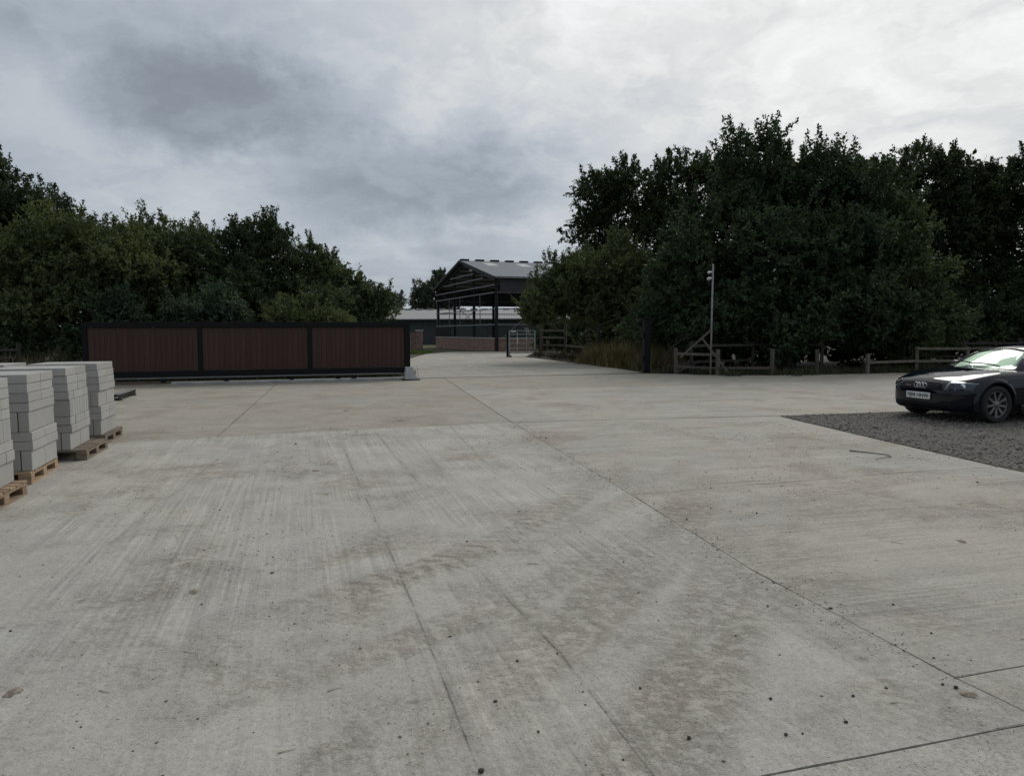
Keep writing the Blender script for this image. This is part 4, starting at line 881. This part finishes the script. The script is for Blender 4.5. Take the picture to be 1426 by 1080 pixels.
pack((-5.52, 8.93), 'grey block pack second from the brown gate on the jutting weathered pallet', 'weathered pallet jutting out under the second block pack from the gate', 3, (.0, .08), O3, M_palw)
pack((-5.88, 10.25), 'grey block pack standing closest to the brown gate in the yard side row', 'weathered pallet under the block pack closest to the gate', 4, (-.13, .08), O2, M_palw)
for k, (x, y) in enumerate([(-5.50, 6.0), (-6.17, 7.2), (-6.60, 8.56), (-6.96, 9.88)]):
    nm = ['fourth', 'third', 'second', 'first'][k]
    if k == 0: continue
    pack((x, y), 'grey block pack in the inner row away from the yard, %s from the gate' % nm, 'pallet under the %s inner row block pack from the gate' % nm, 10 + k, (0, 0), [O2, O1, O3, O2][k], M_palw)

# ------------------------------------------------------------------ car
def paint_mat():
    m = bpy.data.materials.new('dark_car_paint'); m.use_nodes = True; t = NT(m.node_tree)
    P = t.n('ShaderNodeTexCoord').outputs['Object']
    dust = t.noise(P, 3.0, 7.0, .65); fl = t.noise(P, 900.0, 2.0, .5)
    z = t.sep(P)[2]; low = t.m('MULTIPLY', t.ss(z, .12, .55, 1.0, 0.0), t.ss(dust, .35, .65))
    c = t.mix(t.m('MULTIPLY', low, .14), t.mix(fl, (.0025, .0034, .0085), (.005, .007, .016)), (.06, .055, .05))
    bs = t.n('ShaderNodeBsdfPrincipled', {'Base Color': c, 'Roughness': t.lin(dust, .3, .7, .22, .38), 'Metallic': 0.0, 'Specular IOR Level': 0.0, 'Coat Weight': .85, 'Coat Roughness': t.lin(dust, .3, .7, .008, .03), 'Coat IOR': 1.5})
    t.n('ShaderNodeOutputMaterial', {'Surface': bs.outputs[0]}); return m
def glass_mat(name, tint, refl=1.0):
    m = bpy.data.materials.new(name); m.use_nodes = True; t = NT(m.node_tree)
    n = t.noise(t.n('ShaderNodeTexCoord').outputs['Object'], 4.0, 4.0, .6)
    tr = t.n('ShaderNodeBsdfTransparent', {'Color': t.mix(t.lin(n, .3, .7, 0, .06), tint, (.7, .7, .66))}); gl = t.n('ShaderNodeBsdfGlossy', {'Color': (1, 1, 1, 1), 'Roughness': .02})
    fr = t.n('ShaderNodeFresnel', {'IOR': 1.52}).outputs[0]
    mx = t.n('ShaderNodeMixShader', {0: t.m('MULTIPLY', fr, refl), 1: tr.outputs[0], 2: gl.outputs[0]}); t.n('ShaderNodeOutputMaterial', {'Surface': mx.outputs[0]}); return m
M_paint = paint_mat()
M_glassg = glass_mat('green_tinted_glass', (.93, .988, .942), .14); M_glassd = glass_mat('dark_glass', (.12, .14, .14)); M_lamp = glass_mat('lamp_glass', (.55, .58, .62))
M_rub = pbr('tyre_rubber', (.018, .018, .018), .85, var=.3, scale=12, bump=.3); M_trim = pbr('black_trim', (.005, .005, .006), .65, var=.2, spec=.2)
M_alloy = pbr('alloy', (.20, .195, .19), .45, .7, var=.25, scale=9); M_chrome = pbr('chrome', (.75, .76, .78), .15, 1.0, var=.05)
M_shade = pbr('sun_blind_foil', (.80, .84, .74), .55, .0, var=.10, scale=3.5, bump=.35, bscale=5)
M_plate = pbr('white_plate', (.72, .72, .70), .5, var=.05); M_ink = pbr('plate_black', (.01, .01, .01), .6)
M_refl = pbr('lamp_reflector', (.30, .31, .33), .3, .8, var=.2, scale=10); M_red = pbr('red_lens', (.25, .01, .01), .3)

car = thing('parked_car', 'dark navy coupe parked on the gravel with pale sun blind in windscreen', 'car', (8.03, 13.0, .004), math.atan2(-.265, -.964))
AX = .765; WB = 2.42; WR = .318
def lc(s, y, z): return Vector((AX - s, y, z))        # s measured back from the nose
def crom(xs, ys, x):
    x = np.asarray(x, float); xs = np.asarray(xs, float); ys = np.asarray(ys, float)
    m = np.gradient(ys, xs); i = np.clip(np.searchsorted(xs, x) - 1, 0, len(xs) - 2); h = xs[i + 1] - xs[i]; t = (x - xs[i]) / h
    return (2 * t**3 - 3 * t**2 + 1) * ys[i] + (t**3 - 2 * t**2 + t) * h * m[i] + (-2 * t**3 + 3 * t**2) * ys[i + 1] + (t**3 - t**2) * h * m[i + 1]
ST = np.array([ # s, half width, underside, shoulder z, top-centre z
 (0.00, .40, .27, .500, .525), (0.03, .54, .21, .590, .625), (0.09, .655, .18, .652, .694), (0.20, .755, .17, .702, .750), (0.40, .838, .17, .755, .805), (0.65, .876, .17, .808, .860), (0.90, .882, .17, .838, .898),
 (1.20, .872, .17, .850, .922), (1.60, .866, .17, .858, .930), (2.2, .866, .17, .868, .935), (2.8, .872, .17, .884, .962), (3.2, .878, .17, .886, .980), (3.5, .862, .18, .865, .955), (3.75, .82, .20, .825, .90), (3.93, .74, .23, .76, .80), (4.01, .62, .28, .66, .69), (4.04, .48, .34, .55, .575)])
bm = bmesh.new(); ringsv = []
ss = np.concatenate([[0, .012, .03, .06, .09, .14, .2, .3], np.linspace(.4, 3.5, 32), [3.62, 3.75, 3.85, 3.93, 3.97, 4.01, 4.03, 4.04]])
cols_ = [crom(ST[:, 0], ST[:, k], ss) for k in range(1, 5)]
for s, w, zb, zs, zt in zip(ss, *cols_):
    half = [(0, zb), (w * .55, zb), (w * .86, zb + .005), (w * .955, zb + .05), (w * .992, zb + .14), (w, zb + (zs - zb) * .48), (w * .992, zs - (zs - zb) * .26), (w * .965, zs - (zs - zb) * .10), (w * .90, zs), (w * .78, zs + (zt - zs) * .38), (w * .55, zs + (zt - zs) * .74), (w * .28, zs + (zt - zs) * .94), (0, zt)]
    full = half + [(-y, z) for y, z in half[-2:0:-1]]
    ringsv.append([bm.verts.new(lc(s, y, z)) for y, z in full])
m_ = len(ringsv[0])
for a, b in zip(ringsv[:-1], ringsv[1:]):
    for k in range(m_): bm.faces.new((a[k], a[(k + 1) % m_], b[(k + 1) % m_], b[k]))
bm.faces.new(ringsv[0]); bm.faces.new(ringsv[-1][::-1]); bmesh.ops.recalc_face_normals(bm, faces=bm.faces)
bme = bpy.data.meshes.new('body'); bm.to_mesh(bme); bm.free()
tmp = bpy.data.objects.new('body_tmp', bme); C.objects.link(tmp)
sub = tmp.modifiers.new('s', 'SUBSURF'); sub.levels = sub.render_levels = 1
dg = bpy.context.evaluated_depsgraph_get(); smooth_me = bpy.data.meshes.new_from_object(tmp.evaluated_get(dg)); BV = BVHTree.FromObject(tmp, dg)
cut = MB()
for s in (AX, AX + WB):
    for sg in (-1, 1):
        c = lc(s, 0, WR + .01); n = 40
        vs = [(c.x + .352 * math.cos(2 * math.pi * k / n), sg * .56, c.z + .352 * math.sin(2 * math.pi * k / n)) for k in range(n)] + [(c.x + .352 * math.cos(2 * math.pi * k / n), sg * 1.2, c.z + .352 * math.sin(2 * math.pi * k / n)) for k in range(n)]
        f = [tuple(range(n)), tuple(range(n, 2 * n))[::-1]] + [(k, n + k, n + (k + 1) % n, (k + 1) % n) for k in range(n)]
        if sg > 0: pass
        else: f = [q[::-1] for q in f]
        cut.add(vs, f)
cme = cut.mesh('cut'); bmc = bmesh.new(); bmc.from_mesh(cme); bmesh.ops.recalc_face_normals(bmc, faces=bmc.faces); bmc.to_mesh(cme); bmc.free()
co = bpy.data.objects.new('cut_tmp', cme); C.objects.link(co)
bo = tmp.modifiers.new('b', 'BOOLEAN'); bo.operation = 'DIFFERENCE'; bo.object = co; bo.solver = 'EXACT'
dg = bpy.context.evaluated_depsgraph_get(); fin = bpy.data.meshes.new_from_object(tmp.evaluated_get(dg)); fin.name = 'body'
bpy.data.objects.remove(tmp); bpy.data.objects.remove(co)
fin.polygons.foreach_set('use_smooth', [True] * len(fin.polygons))
fin.materials.clear(); body = obj('body', fin, M_paint, car)
try: fin.set_sharp_from_angle(angle=rad(38))
except Exception: pass

def patch(name, m, P00, P10, P11, P01, dirv, off, nu=12, nv=6, parent=None, thick=0.0):
    """a panel laid on the body: bilinear outline points dropped onto the body surface along dirv"""
    d = Vector(dirv).normalized(); vs = []
    for j in range(nv + 1):
        for i in range(nu + 1):
            u, v = i / nu, j / nv
            p = (Vector(P00) * (1 - u) + Vector(P10) * u) * (1 - v) + (Vector(P01) * (1 - u) + Vector(P11) * u) * v
            h = BV.ray_cast(p - d * 1.2, d)
            q = (h[0] + h[1] * off) if h[0] is not None else p
            vs.append(q)
    fs = [(j * (nu + 1) + i, j * (nu + 1) + i + 1, (j + 1) * (nu + 1) + i + 1, (j + 1) * (nu + 1) + i) for j in range(nv) for i in range(nu)]
    mb = MB().add(vs, fs); o = mb.build(name, m, parent or car, True)
    sd = o.modifiers.new('t', 'SOLIDIFY'); sd.thickness = max(.002, thick); sd.offset = 0
    return o
FW = (-1, 0, 0)                                        # rays travel backwards into the nose
# grille
patch('grille', M_trim, lc(0, -.44, .555), lc(0, .44, .555), lc(0, .40, .655), lc(0, -.40, .655), FW, .004, 24, 5)
for z in (.578, .604, .630):
    pts = []
    for k in range(21):
        y = -.40 + .04 * k; h = BV.ray_cast(lc(-1, y, z), Vector((-1, 0, 0))); pts.append(h[0] + h[1] * .010)
    MB().tube(pts, .0055, 6).build('grille_slat', pbr('grille_grey', (.05, .05, .055), .45, .3), car, True)
pts = []
for (y, z) in [(-.45, .55), (0, .548), (.45, .55), (.41, .662), (0, .664), (-.41, .662), (-.45, .55)]:
    pts.append((y, z))
fr = []
for a, b in zip(pts[:-1], pts[1:]):
    for k in range(8):
        y, z = a[0] + (b[0] - a[0]) * k / 8, a[1] + (b[1] - a[1]) * k / 8; h = BV.ray_cast(lc(-1, y, z), Vector((-1, 0, 0))); fr.append(h[0] + h[1] * .004)
MB().tube(fr + [fr[0]], .006, 6).build('grille_surround', M_paint, car, True)
patch('lower_intake', M_trim, lc(0, -.62, .235), lc(0, .62, .235), lc(0, .60, .325), lc(0, -.60, .325), FW, .004, 20, 4)
# four interlocked rings
h = BV.ray_cast(lc(-1, 0, .606), Vector((-1, 0, 0))); ec = h[0] + h[1] * .02
em = None
for k in range(4):
    y = (k - 1.5) * .064; n = 22
    ring = [(ec.x - abs(y) * .03 + .002 * (k % 2), ec.y + y + .044 * math.cos(2 * math.pi * q / n), ec.z + .044 * math.sin(2 * math.pi * q / n)) for q in range(n + 1)]
    MB().tube(ring, .0062, 6, False).build('emblem_ring', M_chrome, car, True)
def text(name, s, size, m, loc, parent, width=None, extr=.0015):
    cu = bpy.data.curves.new('t', 'FONT'); cu.body = s; cu.size = size; cu.align_x = 'CENTER'; cu.align_y = 'CENTER'; cu.extrude = extr; cu.offset = .0010 if size > .05 else 0
    o = bpy.data.objects.new('t', cu); C.objects.link(o); d_ = bpy.context.evaluated_depsgraph_get(); me = bpy.data.meshes.new_from_object(o.evaluated_get(d_)); bpy.data.objects.remove(o)
    co = np.empty(len(me.vertices) * 3, np.float32); me.vertices.foreach_get('co', co); co = co.reshape(-1, 3)
    if width: co[:, 0] *= width / (co[:, 0].max() - co[:, 0].min())
    new = np.stack([co[:, 2], co[:, 0], co[:, 1]], 1)      # facing forward (+x), reading left to right from the front: y increases rightwards
    new += np.array(loc, np.float32); me.vertices.foreach_set('co', new.astype(np.float32).ravel()); me.update()
    return obj(name, me, m, parent)
pz = .432; px = lc(-.014, 0, 0).x
np_ = MB().box((px, -.02, pz), (.012, .52, .115), bev=.003).build('number_plate', M_plate, car)
text('plate_lettering', 'PJ04 HNW', .098, M_ink, (px + .0075, -.02, pz), np_, .455)
MB().box((px - .012, -.02, pz), (.02, .54, .13), bev=.004).build('plate_plinth', M_trim, car)
hq = BV.ray_cast(lc(-1, -.27, .604), Vector((-1, 0, 0))); text('quattro_badge', 'quattro', .036, M_chrome, (hq[0].x + .014, -.27, .604), car, .115)
# headlights
for sg in (-1, 1):
    hl = patch('headlight', M_refl, lc(.1, .435 * sg, .545), lc(.36, .78 * sg, .555), lc(.42, .80 * sg, .672), lc(.17, .48 * sg, .682), (-1, -.75 * sg, -.18), .004, 14, 7)
    patch('lens', M_lamp, lc(.1, .435 * sg, .545), lc(.36, .78 * sg, .555), lc(.42, .80 * sg, .672), lc(.17, .48 * sg, .682), (-1, -.75 * sg, -.18), .012, 14, 7, hl)
    for q, (s, y, z) in enumerate(((.16, .53, .605), (.24, .66, .61))):
        d_ = Vector((-1, -.75 * sg, -.18)).normalized(); hh = BV.ray_cast(lc(s, y * sg, z) - d_ * 1.2, d_); cc = hh[0] - d_ * .0065
        MB().tube([cc + d_ * .006, cc, cc - d_ * .001], [.050, .050, .030], 20).build('lamp_bowl', M_chrome if q else pbr('lamp_dark', (.08, .08, .09), .25, .7), hl, True)
    # rear lamps
    patch('tail_lamp', M_red, lc(3.9, .50 * sg, .62), lc(3.8, .76 * sg, .62), lc(3.8, .76 * sg, .76), lc(3.9, .50 * sg, .76), (1, -.4 * sg, 0), .006, 8, 5)
    # side repeater, sill, arch lips
    patch('side_repeater', M_wht, lc(1.33, .9 * sg, .655), lc(1.39, .9 * sg, .655), lc(1.39, .9 * sg, .675), lc(1.33, .9 * sg, .675), (0, -sg, 0), .008, 4, 2)
    MB().beam(lc(1.28, .872 * sg, .24), lc(2.88, .872 * sg, .24), .03, .10, .01).build('sill', M_paint, car)
    # shut lines of the door
    for (a, b) in (((1.36, .30), (1.38, .80)), ((2.62, .32), (2.70, .82))):
        ln_ = []
        for k in range(9):
            s = a[0] + (b[0] - a[0]) * k / 8; z = a[1] + (b[1] - a[1]) * k / 8; hh = BV.ray_cast(lc(s, 1.5 * sg, z), Vector((0, -sg, 0)))
            if hh[0] is not None: ln_.append(hh[0])
        MB().tube(ln_, .004, 5).build('shut_line', M_trim, car)
    hh = BV.ray_cast(lc(2.45, 1.5 * sg, .78), Vector((0, -sg, 0))); MB().box(hh[0] + Vector((0, .008 * sg, 0)), (.18, .02, .03), bev=.006).build('door_handle', M_paint, car)
# wheel arches and wheels
for s in (AX, AX + WB):
    for sg in (-1, 1):
        vs = []; n = 36; prof = [(.350, -.05), (.350, .012), (.362, .024), (.392, .022), (.425, .008), (.450, -.018)]
        for k in range(n + 1):
            t_ = rad(-18) + (math.pi + rad(36)) * k / n
            for (r_, o_) in prof:
                x = AX - s + r_ * math.cos(t_); z = WR + .01 + r_ * math.sin(t_)
                hh = BV.ray_cast(Vector((x, 1.5 * sg, max(z, .23))), Vector((0, -sg, 0))); yb = abs(hh[0].y) if hh[0] is not None else .87
                if r_ < .38: hh2 = BV.ray_cast(Vector((AX - s + .39 * math.cos(t_), 1.5 * sg, max(WR + .01 + .39 * math.sin(t_), .23))), Vector((0, -sg, 0))); yb = abs(hh2[0].y) if hh2[0] is not None else .87
                vs.append((x, sg * (max(yb, .83) + o_), z))
        m2 = len(prof); MB().add(vs, [(k * m2 + i, k * m2 + i + 1, (k + 1) * m2 + i + 1, (k + 1) * m2 + i) for k in range(n) for i in range(m2 - 1)]).build('wheel_arch', M_paint, car, True)
        whl = MB().lathe([(.20, -.09), (.225, -.085), (.232, .085), (.222, .100), (.216, .085), (.205, .02), (.20, -.09)], 40).build('wheel', M_alloy, car, True)
        whl.location = (AX - s, sg * .770, WR); whl.rotation_euler = (0, .13 if s < 1 else .3, 0 if sg > 0 else math.pi)
        MB().lathe([(.232, -.105), (.262, -.115), (.300, -.112), (.316, -.095), (.318, 0), (.316, .095), (.300, .112), (.262, .115), (.232, .105)], 48).build('tyre', M_rub, whl, True)
        for k in range(9):
            t_ = 2 * math.pi * k / 9; dx, dz = math.cos(t_), math.sin(t_); sp = MB(); tx, tz = -dz, dx
            a_, b_ = .045, .212; w0, w1 = .018, .021
            vs = [(dx * a_ + tx * w0, .088, dz * a_ + tz * w0), (dx * a_ - tx * w0, .088, dz * a_ - tz * w0), (dx * b_ - tx * w1, .098, dz * b_ - tz * w1), (dx * b_ + tx * w1, .098, dz * b_ + tz * w1)]
            vs += [(x, y - .035, z) for x, y, z in vs]
            sp.add(vs, [(0, 1, 2, 3), (7, 6, 5, 4), (0, 4, 5, 1), (1, 5, 6, 2), (2, 6, 7, 3), (3, 7, 4, 0)]).build('spoke', M_alloy, whl)
        MB().tube([(0, .05, 0), (0, .092, 0), (0, .098, 0)], [.062, .058, .03], 20).build('hub', M_alloy, whl, True)
        MB().lathe([(.0, .0), (.15, .0), (.15, .02), (.0, .02)], 28).build('brake_disc', pbr('brake_steel', (.08, .075, .07), .5, .7), whl, True)
        MB().lathe([(.20, -.09), (.0, -.09)], 24).build('wheel_back', M_trim, whl)
# cabin
cs = np.linspace(1.12, 3.78, 54)
zc = crom([1.12, 1.3, 1.5, 1.7, 1.9, 2.1, 2.3, 2.5, 2.75, 3.0, 3.25, 3.5, 3.78], [.918, 1.004, 1.095, 1.175, 1.240, 1.285, 1.306, 1.303, 1.275, 1.222, 1.148, 1.060, .945], cs)
ey = crom([1.12, 1.16, 1.24, 1.34, 1.44, 1.6, 1.8, 1.98, 2.2, 2.5, 3.0, 3.4, 3.78], [.02, .26, .46, .60, .675, .635, .572, .535, .525, .52, .52, .53, .53], cs)
ez = crom([1.12, 1.24, 1.34, 1.44, 1.6, 1.8, 1.98, 2.2, 2.5, 2.75, 3.0, 3.25, 3.5, 3.78], [.908, .902, .896, .893, 1.000, 1.122, 1.200, 1.238, 1.236, 1.210, 1.160, 1.088, 1.005, .90], cs)
by = crom([1.12, 1.16, 1.24, 1.34, 1.44, 1.6, 2.0, 2.6, 3.0, 3.4, 3.6, 3.78], [.03, .28, .48, .62, .700, .722, .738, .738, .73, .69, .64, .56], cs)
bz = crom([1.12, 1.34, 1.44, 1.6, 2.0, 2.6, 3.0, 3.4, 3.78], [.895, .882, .872, .878, .886, .896, .910, .916, .880], cs)
fr_ = [0, .2, .4, .6, .78, .92, 1.0]
grid = []
for i in range(len(cs)):
    row = [(f * ey[i], zc[i] - (zc[i] - ez[i]) * f ** 2.3) for f in fr_]
    for f in (.10, .35, .65, .93, 1.15): row.append((ey[i] + (by[i] - ey[i]) * f + .018 * math.sin(math.pi * min(f, 1)) * min(1, (ez[i] - bz[i]) / .2), ez[i] + (bz[i] - ez[i]) * f))
    grid.append([lc(cs[i] - .075, y, z) for y, z in row])
ncol = len(grid[0])
def cab(name, m, test, off=0.0, parent=None, thick=.004):
    mb = MB(); idx = {}
    def vid(i, j, sg):
        key = (i, j, sg if j else 0)
        if key not in idx:
            p = grid[i][j].copy(); a, b = grid[max(i - 1, 0)][j], grid[min(i + 1, len(grid) - 1)][j]; c, d = grid[i][max(j - 1, 0)], grid[i][min(j + 1, ncol - 1)]
            nrm = (b - a).cross(d - c)
            nrm = nrm.normalized() if nrm.length > 1e-9 else Vector((0, 0, 1))
            if nrm.z < 0: nrm = -nrm
            if j == 0: nrm.y = 0
            p = p + nrm * off
            if sg < 0: p.y = -p.y
            if j == 0: p.y = 0.0
            idx[key] = len(mb.v); mb.v.append(tuple(p))
        return idx[key]
    for i in range(len(grid) - 1):
        for j in range(ncol - 1):
            if not test((cs[i] + cs[i + 1]) / 2, j): continue
            for sg in (1, -1):
                q = [vid(i, j, sg), vid(i, j + 1, sg), vid(i + 1, j + 1, sg), vid(i + 1, j, sg)]
                q = q if sg > 0 else q[::-1]
                if len(set(q)) >= 3: mb.f.append(tuple(q))
    o = mb.build(name, m, parent or car, True); sd = o.modifiers.new('t', 'SOLIDIFY'); sd.thickness = thick; sd.offset = -1; return o
WS1, RW0, RW1 = 1.90, 2.82, 3.55
isws = lambda s, j: s < WS1 and j < 5
isrw = lambda s, j: RW0 < s < RW1 and j < 4
isside = lambda s, j: 7 <= j <= 9 and 1.66 < s < 3.0
cab('roof_shell', M_paint, lambda s, j: not (isws(s, j) or isrw(s, j) or isside(s, j)), 0.0, thick=.012)
ws = cab('windscreen', M_glassg, isws, -.002); cab('rear_window', M_glassd, isrw, -.002); cab('side_window', M_glassd, isside, -.003)
cab('sun_blind', M_shade, lambda s, j: 1.22 < s < WS1 - .02 and j < 5, -.035)
for (s0, y0, s1, y1) in ((1.30, .50, 1.20, -.02), (1.235, -.04, 1.37, -.52)):
    pts = []
    for k in range(9):
        s = s0 + (s1 - s0) * k / 8; y = y0 + (y1 - y0) * k / 8; zq = np.interp(s, cs, zc) - (np.interp(s, cs, zc) - np.interp(s, cs, ez)) * (abs(y) / np.interp(s, cs, ey)) ** 2.3
        pts.append(lc(s - .087, y, zq + .022))
    MB().tube(pts, [.012] * 8 + [.006], 6).build('wiper', M_trim, car, True)
for sg in (-1, 1):
    mi = MB().tube([lc(1.74, .80 * sg, .925), lc(1.74, .86 * sg, .93), lc(1.74, .93 * sg, .935), lc(1.74, .985 * sg, .925)], [.035, .062, .068, .04], 14)
    o = mi.build('door_mirror', M_paint, car, True)
    MB().beam(lc(1.76, .72 * sg, .88), lc(1.74, .84 * sg, .915), .05, .03, .008).build('mirror_arm', M_trim, car)

# ------------------------------------------------------------------ loose things on the yard
M_stone = pbr('dark_stone', (.05, .045, .04), .95, var=.5, scale=40, bump=.6, bscale=90)
def stone_mesh(seed):
    r = random.Random(seed); bm = bmesh.new(); bmesh.ops.create_icosphere(bm, subdivisions=1, radius=1.0)
    for v in bm.verts: v.co *= r.uniform(.72, 1.12)
    for v in bm.verts: v.co.z *= .72
    me = bpy.data.meshes.new('stone'); bm.to_mesh(me); bm.free(); me.materials.append(M_stone); return me
SM = [stone_mesh(k) for k in range(6)]
SP = [(-0.12, 2.5, .017), (0.22, 3.46, .012), (0.02, 3.38, .012), (0.1, 2.76, .011), (0.31, 3.08, .008), (0.31, 2.97, .008), (0.41, 2.57, .007), (1.12, 3.01, .011), (1.17, 3.66, .010), (1.48, 4.06, .011), (1.7, 3.85, .010), (1.36, 2.82, .012), (1.08, 2.73, .013), (1.49, 3.03, .010), (0.69, 2.71, .014), (1.15, 2.74, .010), (-1.84, 4.13, .013), (-0.35, 5.38, .013), (-0.13, 5.13, .013), (0.77, 4.88, .013), (0.77, 4.29, .012), (0.85, 4.14, .012), (0.39, 2.91, .009), (0.57, 3.11, .010), (2.19, 8.02, .016), (2.73, 7.96, .013), (2.14, 6.19, .017), (1.48, 5.99, .014), (1.29, 5.06, .012), (2.22, 4.08, .012), (1.94, 3.13, .012), (2.21, 3.68, .009), (-2.71, 3.76, .011), (4.87, 7.42, .016), (5.07, 7.8, .014), (1.79, 6.38, .013), (0.37, 7.22, .012), (1.98, 3.10, .015)]
for k, (x, y, s) in enumerate(SP):
    s *= random.uniform(.45, .85)
    o = obj('stone', SM[k % 6], None, None, (x, y, s * .5), k * 1.7); o.scale = (s, s * .9, s); tag(o, 'small dark stone lying loose on the concrete yard', 'stone', 'loose stones on the concrete')
N = 9000
ax_ = rng.uniform(-6, 6, N); ay_ = rng.uniform(2.2, 16, N)
cl = rng.integers(0, 60, N); ccx = rng.uniform(-4, 5.5, 60); ccy = rng.uniform(2.4, 12, 60); use = rng.uniform(0, 1, N) < .55
ax_ = np.where(use, ccx[cl] + rng.normal(0, .28, N), ax_); ay_ = np.where(use, ccy[cl] + rng.normal(0, .28, N), ay_)
jt = rng.uniform(0, 1, N) < .18; tt = rng.uniform(0, 1, N); ax_ = np.where(jt, np.interp(tt, [0, .55, .8, 1], [0.0, 1.16, 1.61, 2.04]) + rng.normal(0, .10, N), ax_); ay_ = np.where(jt, np.interp(tt, [0, .55, .8, 1], [12.58, 6.95, 4.69, 3.2]) + rng.normal(0, .10, N), ay_)
okk = ~in_poly(ax_, ay_, gp); ax_, ay_ = ax_[okk], ay_[okk]
sz = rng.gamma(1.6, .0013, len(ax_)) + .0008 + .00018 * ay_
cr = obj('grit', pebbles('grit', np.stack([ax_, ay_, sz * .3], 1), sz, tone_mat('grit_stone', (.03, .026, .022), (.24, .21, .17), .95), .55)); cr['kind'] = 'stuff'; cr['label'] = 'scattered dark grit and soil crumbs over the concrete'; cr['category'] = 'grit'
M_straw = pbr('straw', (.50, .45, .32), .8, var=.2)
for (x0, y0, x1, y1) in ((-0.83, 3.09, -0.78, 3.13), (-1.86, 3.11, -1.8, 3.09), (-1.66, 3.5, -1.6, 3.49), (-0.9, 2.62, -0.84, 2.65), (1.62, 2.97, 1.67, 2.98), (0.1, 4.85, 0.18, 4.84), (2.86, 5.32, 2.94, 5.27)):
    tag(MB().tube([(0, 0, .003), ((x1 - x0) / 2, (y1 - y0) / 2, .005), (x1 - x0, y1 - y0, .003)], [.0025, .0022, .0012], 5).build('straw_stalk', M_straw, None, True, (x0, y0, 0)), 'short pale straw stalk lying on the concrete', 'straw', 'straw stalks on the concrete')
tag(MB().tube([(0, 0, .012), (.12, -.10, .010), (.33, -.34, .012), (.31, -.46, .010), (.02, -.64, .012)], [.009, .007, .006, .005, .003], 6).build('bent_twig', M_timd, None, True, (4.46, 9.4, 0)), 'thin bent dark twig lying on the concrete near the gravel', 'twig')
# clods of trodden mud
M_mud = pbr('trodden_mud', (.20, .168, .128), .95, var=.45, scale=30, bump=.9, bscale=60)
r_ = random.Random(9)
for (x, y, s) in ((-2.28, 8.22, .085), (3.4, 5.33, .07), (-1.98, 4.34, .07), (-2.24, 3.1, .07), (2.0, 3.04, .06), (-2.0, 12.9, .1), (-3.4, 14.6, .12)):
    vs = [(0, 0, .009)]; n = 14
    for k in range(n):
        q = s * r_.uniform(.5, 1.15); vs.append((q * .55 * math.cos(6.283 * k / n), q * .4 * math.sin(6.283 * k / n), .007 * r_.random() + .002))
    for k in range(n):
        q = s * r_.uniform(.95, 1.5); vs.append((q * .62 * math.cos(6.283 * k / n), q * .45 * math.sin(6.283 * k / n), -.002))
    fs = [(0, 1 + k, 1 + (k + 1) % n) for k in range(n)] + [(1 + k, 1 + n + k, 1 + n + (k + 1) % n, 1 + (k + 1) % n) for k in range(n)]
    tag(MB().add(vs, fs).build('mud_clod', M_mud, None, True, (x, y, 0), r_.uniform(0, 3)), 'flat brown clod of trodden mud on the concrete', 'mud', 'mud clods on the concrete')
